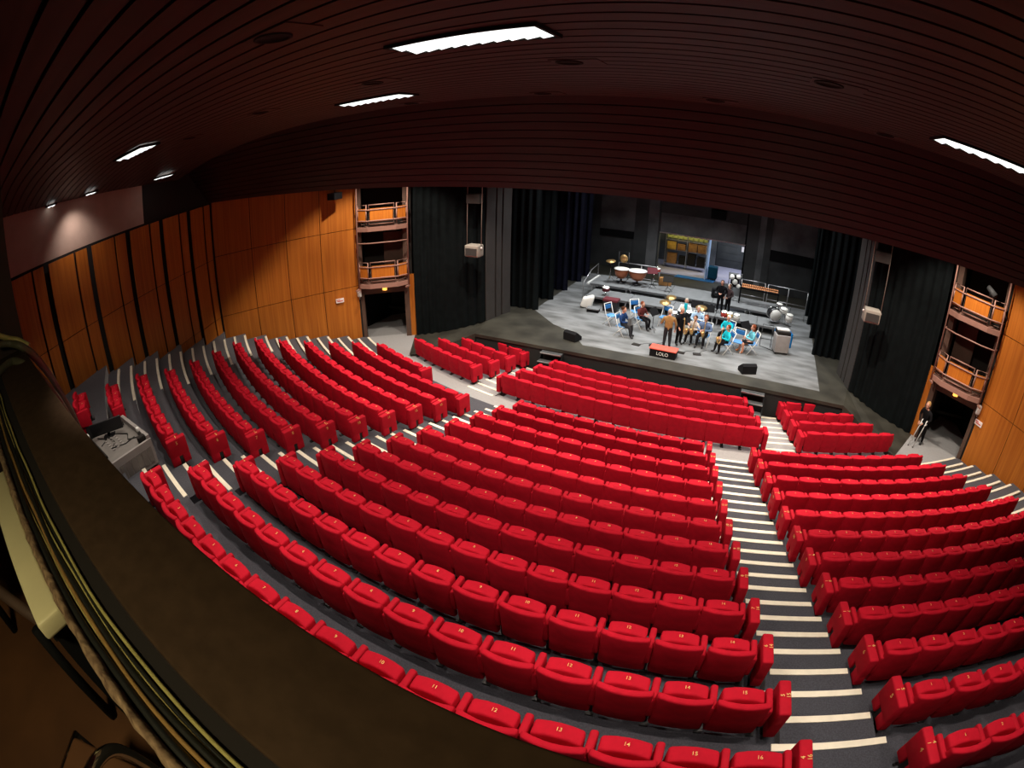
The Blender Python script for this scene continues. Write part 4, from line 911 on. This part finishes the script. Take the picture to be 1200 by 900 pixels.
# marimba
t = empty('marimba', (3.35, -9.3, ZS+0.62), 0.0, 'long marimba with orange-brown bars on the right of the upper riser', 'marimba')
for row_, (yy, zz, n_) in enumerate(((-0.12, 0.80, 24), (0.14, 0.84, 20))):
    a = MB()
    for i in range(n_):
        x = -0.85+1.7*i/(n_-1); L_ = 0.17-0.07*i/n_; a.box(x-0.028, x+0.028, yy-L_, yy+L_, zz, zz+0.02, M['barwood'])
    a.obj('bars', parent=t)
a = MB(); a.box(-0.95, 0.95, -0.3, -0.27, 0.72, 0.79, M['black']); a.box(-0.95, 0.95, 0.27, 0.3, 0.72, 0.79, M['black']); a.obj('rail', parent=t)
for x in (-0.92, 0.92):
    a = MB(); a.box(x-0.02, x+0.02, -0.28, 0.28, 0.0, 0.05, M['black']); a.box(x-0.02, x+0.02, -0.05, 0.05, 0.05, 0.75, M['black']); a.obj('leg', parent=t)
# percussion rack and right-hand drums
t = empty('percussion_rack', (2.1, -9.3, ZS+0.62), 0, 'black and white rack of small cymbals behind the two standing people', 'percussion rack')
a = MB(); a.tube([(-0.3, 0, 0), (-0.3, 0, 1.35), (0.3, 0, 1.35), (0.3, 0, 0)], 0.02, M['blackgloss'], 6); a.tube([(-0.3, -0.2, 0.01), (-0.3, 0.2, 0.01)], 0.02, M['blackgloss'], 6); a.tube([(0.3, -0.2, 0.01), (0.3, 0.2, 0.01)], 0.02, M['blackgloss'], 6); a.obj('frame', parent=t)
for (x, z, r) in ((-0.16, 1.15, 0.12), (0.14, 1.2, 0.11), (0.0, 0.92, 0.13), (0.18, 0.75, 0.1), (-0.2, 0.7, 0.1)):
    a = MB(); a.lathe([(r, -0.01), (r, 0.01)], m=M['drumhead'], seg=16, mx=Matrix.Translation((x, -0.05, z)) @ Matrix.Rotation(1.2, 4, 'X')); a.obj('disc', parent=t)
a = MB(); a.rbox(0.22, 0.04, 0.3, 0.02, (0, 0.04, 0.95), M['black'], 1, 1); a.obj('back_board', parent=t)
t = empty('stage_monitor_box', (1.25, -9.35, ZS+0.62), 0.3, 'small black speaker on the upper riser left of the person in black', 'speaker')
a = MB(); a.rbox(0.18, 0.15, 0.22, 0.02, (0, 0, 0.22), M['black'], 1, 1); a.obj('cabinet', parent=t); a = MB(); a.lathe([(0.12, 0), (0.12, 0.01)], m=M['blackgloss'], seg=16, mx=Matrix.Translation((0, -0.155, 0.22)) @ Matrix.Rotation(PI/2, 4, 'X')); a.obj('grille', parent=t)
t = empty('side_drum_set', (4.35, -10.9, ZS+0.4), 0.4, 'black and white drums with chrome stands at the right end of the lower riser', 'drum kit')
drum(t, -0.25, 0, 0.42, 0.27, 0.4, M['blackgloss'], 'y', 'bass_drum'); drum(t, 0.2, -0.05, 0.62, 0.19, 0.18, M['drumhead'], name='tom'); drum(t, 0.38, -0.35, 0.40, 0.17, 0.3, M['drumhead'], name='floor_tom'); drum(t, 0.1, 0.3, 0.75, 0.15, 0.14, M['metal'], name='tom')
for (x, y) in ((0.2, -0.05), (0.38, -0.35), (0.1, 0.3), (0.6, 0.1)):
    a = MB(); a.tube([(x, y, 0), (x, y, 0.72 if x != 0.38 else 0.3)], 0.014, M['chrome'], 6); a.tube([(x-0.18, y, 0.01), (x+0.18, y, 0.01)], 0.012, M['chrome'], 6); a.obj('stand', parent=t)
# organ / amplifier on trolley with blue cover
t = empty('amplifier_cabinet', (4.50, -13.6, Z), 0.25, 'grey and blue cabinet with white top on the right of the stage', 'cabinet')
a = MB(); a.rbox(0.30, 0.26, 0.36, 0.02, (0, 0, 0.44), M['lightgrey'], 1, 1); a.obj('body', parent=t)
a = MB(); a.rbox(0.04, 0.29, 0.30, 0.03, (0.33, 0, 0.62), cloth('bright_blue_cover', 20, 100, 160), 1, 1); a.rbox(0.30, 0.04, 0.2, 0.03, (0.02, 0.27, 0.7), cloth('bright_blue_cover', 20, 100, 160), 1, 1); a.obj('blue_cover', parent=t)
a = MB(); a.rbox(0.26, 0.15, 0.03, 0.01, (0.03, 0.12, 0.95), M['white'], 1, 1, None, Matrix.Rotation(0.0, 4, 'X')); a.box(-0.26, 0.3, -0.2, 0.26, 0.8, 0.93, M['gap']); a.obj('white_top', parent=t)
for (x, y) in ((-0.24, -0.2), (0.24, -0.2), (-0.24, 0.2), (0.24, 0.2)):
    a = MB(); a.tube([(x-0.02, y, 0.045), (x+0.02, y, 0.045)], 0.045, M['blackgloss'], 10); a.obj('wheel', parent=t)
t = empty('keyboard_frame', (3.85, -13.3, Z), 0.1, 'thin black keyboard stand left of the grey and blue cabinet', 'stand')
a = MB(); a.tube([(-0.2, 0, 0.95), (-0.2, 0, 0.02), (0.3, -0.3, 0.02)], 0.015, M['blackgloss'], 6); a.tube([(-0.2, 0, 0.35), (0.25, 0, 0.35)], 0.013, M['blackgloss'], 6); a.tube([(0.25, 0, 0.9), (0.25, 0, 0.02)], 0.015, M['blackgloss'], 6); a.obj('frame', parent=t); a = MB(); a.tube([(-0.22, 0, 0.95), (0.27, 0, 0.95)], 0.015, M['blackgloss'], 6); a.obj('top_bar', parent=t)
# podium with lettering
t = empty('conductor_podium', (0.22, -16.35, Z), -0.03, 'red-topped black conductor podium with white letters at the stage edge', 'podium')
a = MB(); a.rbox(0.50, 0.24, 0.02, 0.01, (0, 0, 0.30), M['podred'], 1, 1); a.obj('top', parent=t)
a = MB(); a.box(-0.47, 0.47, -0.22, 0.22, 0, 0.28, M['black']); a.obj('box', parent=t)
o = child('lettering', text_mesh('LOLO', 0.17, M['white']), t, (0, -0.224, 0.14), (PI/2, 0, 0))
# floor wedges
for (x, y, rz, lab) in ((3.3, -16.35, 0.45, 'black wedge monitor at the front right of the stage'), (-3.3, -16.35, -0.3, 'black wedge monitor at the front left of the stage')):
    t = empty('wedge_monitor', (x, y, Z), rz, lab, 'speaker', 'wedge monitors')
    a = MB(); q = [(-0.28, -0.2, 0), (-0.28, 0.22, 0), (-0.28, 0.22, 0.14), (-0.28, -0.08, 0.36), (-0.28, -0.2, 0.3)]; v = q+[(0.28, b, c) for _, b, c in q]; a.add(v, [(4, 3, 2, 1, 0), (5, 6, 7, 8, 9)]+[(i, (i+1) % 5, 5+(i+1) % 5, 5+i) for i in range(5)], M['black']); a.obj('cabinet', parent=t)
    a = MB(); a.add([(-0.25, 0.2, 0.165), (0.25, 0.2, 0.165), (0.25, -0.07, 0.365), (-0.25, -0.07, 0.365)], [(0, 1, 2, 3)], M['wallgrey']); a.obj('grille', parent=t)
# small floor pedals
for i, (x, y) in enumerate(((-0.95, -15.75), (-0.35, -15.55), (0.75, -15.75), (1.35, -15.6))):
    t = MB(); t.rbox(0.15, 0.10, 0.02, 0.01, (0, 0, 0.02), M['gap'], 1, 1); t.tube([(0.1, 0.08, 0.03), (0.2, 0.3, 0.01), (0.45, 0.5, 0.01)], 0.008, M['gap'], 5)
    tag(t.obj('foot_pedal', loc=(x, y, Z)), 'small black floor box on the grey stage, %s from the left' % ORD[i+1], 'pedal', 'small floor boxes').rotation_euler.z = rnd.uniform(-0.5, 0.8)
# upper balcony occupant (a small spotlight fixture in the upper right box)
t = empty('stage_spotlight', (10.95, -18.55, 5.6), 0.5, 'dark spotlight standing in the upper balcony box of the right tower', 'spotlight')
a = MB(); a.tube([(0.0, 0.22, 0.28), (0.0, -0.15, 0.1)], [0.09, 0.12], M['wallgrey'], 12); a.obj('barrel', parent=t); a = MB(); a.tube([(-0.14, 0, 0.18), (-0.14, 0, -0.05), (0.14, 0, -0.05), (0.14, 0, 0.18)], 0.014, M['black'], 6); a.tube([(0, 0, -0.05), (0, 0, -0.86)], 0.02, M['black'], 6); a.obj('yoke', parent=t)

# ------------------------------------------------------------------ mixing desk by the left block
t = empty('mixing_desk', (-6.55, -31.84, ZK[11]+0.0), 0.02, 'grey mixing desk among the rear seats of the left block', 'desk')
H_ = 0.54
a = MB(); a.box(-0.80, 0.72, -0.62, 0.55, H_-0.05, H_, M['consoletop']); a.box(-0.80, 0.72, 0.50, 0.58, H_-0.02, H_+0.10, M['lightgrey']); a.box(-0.80, 0.4, -0.62, -0.38, H_, H_+0.05, M['gap']); a.obj('top', parent=t)
a = MB(); a.box(0.70, 0.76, -0.62, 0.58, 0.06, H_+0.03, M['lightgrey'])
for i in range(6): a.box(0.76, 0.768, -0.30+0.14*i, -0.18+0.14*i, 0.14, H_-0.1, M['consoletop'])
a.obj('side_panel', parent=t)
a = MB(); a.box(0.765, 0.785, -0.48, -0.42, 0.26, 0.40, M['gap']); a.tube([(0.79, -0.45, 0.26), (0.83, -0.45, 0.22)], 0.025, M['white'], 8); a.obj('latch', parent=t)
a = MB(); a.box(-0.8, 0.7, 0.52, 0.58, 0.0, H_-0.05, M['lightgrey']); a.box(-0.8, -0.74, -0.62, 0.52, 0.0, H_-0.05, M['lightgrey']); a.obj('body', parent=t)
a = MB(); a.rbox(0.06, 0.09, 0.06, 0.02, (0.62, 0.42, H_+0.06), M['gap'], 1, 1); a.rbox(0.05, 0.05, 0.04, 0.015, (-0.55, 0.4, H_+0.05), M['gap'], 1, 1); a.obj('corner_fitting', parent=t)
a = MB()
for i in range(5):
    for j in range(3): a.box(-0.30+0.13*i, -0.25+0.13*i, -0.18+0.12*j, -0.13+0.12*j, H_, H_+0.018, M['lightgrey'])
a.obj('fader_blocks', parent=t)
t2 = empty('computer_monitor', (-6.98, -31.85, ZK[11]+H_), 1.1, 'black flat computer monitor standing on the grey mixing desk', 'monitor')
a = MB(); a.rbox(0.40, 0.025, 0.13, 0.015, (0, 0, 0.22), M['blackgloss'], 1, 1); a.obj('screen', parent=t2); a = MB(); a.box(-0.03, 0.03, 0.0, 0.06, 0.0, 0.2, M['black']); a.box(-0.14, 0.14, -0.05, 0.14, 0, 0.015, M['black']); a.obj('stand', parent=t2)
for i, pts in enumerate(([(-6.9, -31.7), (-6.6, -31.5), (-6.35, -31.6), (-6.2, -31.4)], [(-6.95, -31.9), (-6.6, -31.85), (-6.4, -32.0), (-6.25, -31.7), (-6.3, -31.45)], [(-7.2, -32.1), (-6.9, -31.95), (-6.75, -32.15)])):
    a = MB(); a.tube([(x, y, ZK[11]+H_+0.012) for x, y in pts], 0.011, M['cablek'], 6); tag(a.obj('desk_cable'), ['short black cable on the desk beside the monitor base', 'winding black cable across the middle of the grey desk', 'short cable at the camera side of the grey desk'][i], 'cable', 'cables on the mixing desk')
t = empty('desk_lamp', (-6.28, -31.35, ZK[11]+H_), 0, 'small white clip lamp at the far right corner of the desk', 'lamp')
a = MB(); a.tube([(0.0, 0, 0), (0.05, 0, 0.12)], 0.015, M['metal'], 6); a.obj('arm', parent=t); a = MB(); a.rbox(0.05, 0.035, 0.04, 0.015, (0.07, 0, 0.14), M['white'], 1, 1); a.obj('head', parent=t)
t = empty('cable_plug', (-7.35, -32.30, ZK[11]+H_), 0, 'white and green cable plug at the left corner of the desk', 'plug')
a = MB(); a.rbox(0.06, 0.05, 0.07, 0.02, (0, 0, 0.07), M['white'], 1, 1); a.obj('plug_body', parent=t); a = MB(); a.rbox(0.04, 0.045, 0.03, 0.012, (0.06, -0.04, 0.03), cloth('green_plug', 70, 170, 70), 1, 1); a.obj('green_cap', parent=t)

# ------------------------------------------------------------------ projection booth: ledge, cables, interior
cx, cy, cz = CAM; LZ = cz-0.80
mb = MB()
mb.box(-1.35, 9.5, cy+0.04, cy+0.315, LZ-1.9, LZ-0.004, M['boothwall']); mb.box(-1.35, 9.5, cy-0.135, cy+0.04, LZ-1.1, LZ-0.055, M['ledgedark'])
struct(mb.obj('wall_booth_front'))
mb = MB(); mb.rbox(5.42, 0.1375, 0.01, 0.009, ((9.5-1.35)/2, cy+0.1775, LZ), M['ledge'], 40, 1); tag(mb.obj('ledge_carpet'), 'dark brown carpeted window ledge running from the bottom centre to the left edge', 'ledge')
mb = MB()
v = []; N = 300
def lipw(i, j): return 0.0022*math.sin(i*1.7+j)+0.0022*math.sin(i*0.61+2*j)+0.0012*math.sin(i*4.1+j)
for i in range(N+1):
    x = -1.3+10.5*i/N
    for j, (yy, zz) in enumerate(((-0.136, -0.2), (-0.134, -0.02), (-0.118, 0.0), (-0.104, -0.02), (-0.104, -0.2))): v.append((x, cy+yy+lipw(i, j), LZ-0.01+zz+lipw(i, j+3)))
f = [(i*5+j, i*5+j+1, (i+1)*5+j+1, (i+1)*5+j) for i in range(N) for j in range(4)]
mb.add(v, f, M['roughlip'], smooth=True); tag(mb.obj('ledge_lip'), 'rough pale inner edge of the cable tray behind the brown ledge', 'edge')
CB = [(-0.090, 'cablek', 0.011), (-0.075, 'cabley', 0.003), (-0.064, 'cabletan', 0.007), (-0.049, 'cablek', 0.009), (-0.037, 'cabley', 0.004), (-0.027, 'cablek', 0.005), (-0.015, 'cabley', 0.006)]
CL = ['thick black cable along the rough inner edge', 'thin olive cable beside the inner black cable', 'tan cable in the middle of the tray', 'thick black cable right of the tan cable', 'thin olive cable right of the middle black cable', 'black cable next to the outer olive cable', 'olive yellow cable nearest the brown carpet']
for i, (yy, mm, r) in enumerate(CB):
    pts = [(-1.3+10.3*k/90, cy+yy+0.0025*math.sin(k*0.45+i*2)+0.002*math.sin(k*1.1+i), LZ-0.053+r+0.001) for k in range(91)]
    a = MB(); a.tube(pts, r, M[mm], 8); tag(a.obj('ledge_cable'), CL[i], 'cable', 'cables along the ledge')
def smooth(P, n=10):
    P = [Vector(p) for p in P]; out = []
    for i in range(len(P)-1):
        p0, p1, p2, p3 = P[max(i-1, 0)], P[i], P[i+1], P[min(i+2, len(P)-1)]
        for j in range(n):
            t_ = j/n; out.append(0.5*((2*p1)+(-p0+p2)*t_+(2*p0-5*p1+4*p2-p3)*t_*t_+(-p0+3*p1-3*p2+p3)*t_**3))
    return out+[P[-1]]
SW = [(-0.761, -33.865, 6.902), (-0.959, -33.706, 6.888), (-0.842, -33.609, 6.838), (-1.095, -33.492, 6.636), (-2.253, -33.244, 6.021), (-3.995, -32.93, 5.011), (-5.512, -32.678, 4.004), (-6.204, -32.561, 3.486)]
a = MB(); a.tube(smooth(SW), [0.030+0.03*i/70 for i in range(71)], M['swag'], 8); tag(a.obj('swag_cable'), 'thick dark cable looping off the ledge down to the mixing desk', 'cable', 'cables hanging to the desk')
SW = [(-1.186, -33.792, 7.012), (-1.226, -33.667, 6.968), (-1.157, -33.559, 6.903), (-1.413, -33.429, 6.699), (-2.498, -33.2, 6.161), (-4.058, -32.89, 5.199), (-5.546, -32.638, 4.1), (-6.166, -32.527, 3.535)]
a = MB(); a.tube(smooth(SW), [0.024+0.026*i/70 for i in range(71)], M['swag'], 8); tag(a.obj('swag_cable'), 'second dark cable hanging behind the thicker loop at the ledge end', 'cable', 'cables hanging to the desk')
a = MB(); a.tube(smooth([(-1.244, -33.761, 7.068), (-1.28, -33.653, 6.994), (-1.269, -33.58, 6.954), (-1.202, -33.504, 6.894)]), 0.022, M['cabley'], 8); tag(a.obj('olive_cable'), 'short olive cable end at the far left tip of the ledge', 'cable')
# booth interior
mb = MB(); mb.box(-1.5, 9.5, cy-4.0, cy+0.0, LZ-1.15, LZ-1.05, M['boothfloor']); struct(mb.obj('floor_booth'))
mb = MB(); mb.box(-1.55, -1.36, cy-4.0, cy+0.34, LZ-1.9, 8.6, M['boothwall']); mb.box(9.5, 9.7, cy-4.0, cy+0.34, LZ-1.9, 8.6, M['boothwall']); mb.box(-1.55, 9.7, cy-4.2, cy-4.0, LZ-1.9, 8.6, M['boothwall']); struct(mb.obj('wall_booth'))
mb = MB(); mb.box(-1.5, 9.6, cy-4.0, cy-2.1, 8.62, 8.7, M['boothwall']); struct(mb.obj('ceiling_booth'))
t = empty('equipment_case', (cx-2.02, cy-0.20, LZ-0.12), 0, 'cream white equipment case standing behind the inner ledge edge', 'case')
a = MB(); a.rbox(0.60, 0.055, 0.035, 0.015, (0, 0, -0.035), M['cream'], 2, 1); a.obj('body', parent=t); a = MB(); a.box(-0.55, 0.55, -0.04, 0.03, -0.12, -0.07, M['black']); a.box(-0.5, -0.44, -0.04, 0.03, -0.93, -0.1, M['black']); a.box(0.44, 0.5, -0.04, 0.03, -0.93, -0.1, M['black']); a.obj('stand', parent=t)
t = empty('booth_chair', (cx-1.26, cy-0.55, LZ-1.05), 0.5, 'chrome framed dark chair on the booth floor at the lower left', 'chair')
a = MB(); a.rbox(0.19, 0.19, 0.02, 0.018, (0, 0, 0.44), M['boothfloor'], 1, 1); a.obj('seat', parent=t)
a = MB(); a.tube(smooth([(0.2, -0.2, 0.0), (0.2, -0.2, 0.5), (0.2, -0.12, 0.68), (0.2, 0.12, 0.68), (0.2, 0.2, 0.5), (0.2, 0.2, 0.0)]), 0.022, M['chrome'], 8); a.obj('frame', parent=t)
a = MB(); a.tube([(-0.2, -0.2, 0.0), (-0.2, -0.2, 0.43), (-0.2, 0.2, 0.43), (-0.2, 0.2, 0.0)], 0.022, M['chrome'], 8); a.obj('frame', parent=t)
t = empty('booth_stand', (cx-2.5, cy-0.85, LZ-1.05), 0.3, 'dark tubular equipment stand inside the booth at the left edge', 'stand')
a = MB(); a.tube([(-0.5, 0.2, 0.72), (0.9, 0.38, 0.55)], 0.03, M['brownconc'], 8); a.obj('cross_tube', parent=t)
for x in (-0.4, 0.7):
    a = MB(); a.tube([(x, 0.3, 0), (x, 0.3, 0.6)], 0.025, M['black'], 8); a.obj('leg', parent=t)
a = MB(); a.rbox(0.32, 0.16, 0.2, 0.03, (-0.2, 0.25, 0.9), M['blackgloss'], 1, 1)
for i in range(5): a.box(-0.4+0.1*i, -0.36+0.1*i, 0.2, 0.3, 1.1, 1.115, M['metal'])
a.obj('equipment_box', parent=t)

# ------------------------------------------------------------------ lights
LS = 1.0
def area(loc, rot, sx, sy, e, col=(1, 1, 1), spread=PI):
    l = bpy.data.lights.new('light', 'AREA'); l.shape = 'RECTANGLE'; l.size = sx; l.size_y = sy; l.energy = e*LS; l.color = col; l.spread = spread
    o = bpy.data.objects.new('light', l); COL.objects.link(o); o.location = loc; o.rotation_euler = rot; return o
def spot(loc, target, e, ang, blend=0.5, col=(1, 0.86, 0.7), r=0.1):
    l = bpy.data.lights.new('spot', 'SPOT'); l.energy = e*LS; l.spot_size = ang; l.spot_blend = blend; l.color = col; l.shadow_soft_size = r
    o = bpy.data.objects.new('spot', l); COL.objects.link(o); o.location = loc; o.rotation_euler = (Vector(target)-Vector(loc)).to_track_quat('-Z', 'Y').to_euler(); return o
WARM = (1.0, 0.87, 0.74)
for (x, y, a_, e_) in ((-8.6, -30.2, 1.75, 430), (-4.5, -31, 1.72, 430), (0.0, -31.1, 1.72, 430), (4.5, -31.1, 1.72, 430), (9.0, -30.2, 1.8, 430), (-9.3, -27, 1.6, 480), (-4.8, -28, 1.8, 480), (0, -28, 1.8, 480), (5, -28, 1.8, 480), (9.8, -27, 1.7, 480),
                       (-2.6, -32.7, 1.1, 230), (0.6, -32.7, 1.1, 230), (3.8, -32.7, 1.1, 230), (7.0, -32.6, 1.1, 230), (-7.0, -32.4, 1.5, 230)):  # this last set: unseen spots added to lift shadows behind the rear seats
    spot((x, y, 8.55), (x, y+0.2, 0), e_, a_, 0.4, WARM)
for (x, y, a_, e_) in ((-9.4, -23.6, 1.5, 800), (-4.7, -23.2, 1.9, 820), (0, -23, 1.9, 820), (4.7, -23.2, 1.9, 820), (9.4, -23.6, 1.6, 800), (-9.0, -20.2, 1.75, 1500), (-4.5, -20.3, 1.9, 1500), (0, -20.3, 1.9, 1500), (4.5, -20.3, 1.9, 1500), (9.0, -20.2, 1.75, 1500)):
    spot((x, y, 8.7), (x, y, 0), e_, a_, 0.35, WARM)
spot((-11.7, -30.3, 8.12), (-12.5, -30.3, 6.2), 95, 1.75, 1.0, (1.0, 0.88, 0.82), 0.1)
for sd in (-1, 1):                    # unseen spots added to brighten the balcony towers
    spot((sd*7.2, -22.2, 8.5), (sd*10.6, -18.4, 3.4), 520, 0.62, 0.6, WARM)
# stage working lights
for (x, y) in ((-4, -14.5), (0, -14.5), (4, -14.5), (-3.5, -9.5), (0, -9.5), (3.5, -9.5)):
    area((x, y, 8.3), (0, 0, 0), 1.2, 0.6, 145, (0.97, 0.99, 1.0), 1.9)
area((-1.6, -2.4, 4.1), (0, 0, 0), 1.6, 0.6, 45, (1.0, 0.85, 0.45))
area((2.2, -0.8, 4.1), (0, 0, 0), 1.2, 0.6, 150, (0.8, 0.88, 1.0))
spot((cx-0.4, cy-1.1, 8.5), (cx-1.5, cy-0.1, LZ-0.3), 100, 2.3, 0.8, (1.0, 0.86, 0.5), 0.2)
w = bpy.data.worlds.new('World'); sc.world = w; w.use_nodes = True
w.node_tree.nodes['Background'].inputs[0].default_value = (0.02, 0.02, 0.022, 1); w.node_tree.nodes['Background'].inputs[1].default_value = 0.3

# ------------------------------------------------------------------ camera (fisheye)
cd = bpy.data.cameras.new('Camera'); co = bpy.data.objects.new('Camera', cd); COL.objects.link(co); sc.camera = co
cd.type = 'PANO'; cd.panorama_type = 'FISHEYE_LENS_POLYNOMIAL'; cd.sensor_width = 36; cd.fisheye_fov = math.radians(220)
cd.fisheye_polynomial_k0 = 0.0; cd.fisheye_polynomial_k1 = -0.05470492900208162; cd.fisheye_polynomial_k2 = 0.0003847992838520842
cd.fisheye_polynomial_k3 = -5.201707458690004e-05; cd.fisheye_polynomial_k4 = 1.2341782188906767e-06
cd.shift_x = -82.57/1200; cd.shift_y = 0.04/900; cd.clip_start = 0.02; cd.clip_end = 200
co.matrix_world = Matrix(((RR.x, UU.x, -F_.x, CAM.x), (RR.y, UU.y, -F_.y, CAM.y), (RR.z, UU.z, -F_.z, CAM.z), (0, 0, 0, 1)))
sc.view_settings.view_transform = 'Standard'; sc.view_settings.look = 'None'; sc.view_settings.gamma = 1.0; sc.view_settings.use_curve_mapping = False
sc.view_settings.exposure = 0.0
sc.cycles.use_denoising = True
sc.cycles.max_bounces = 6
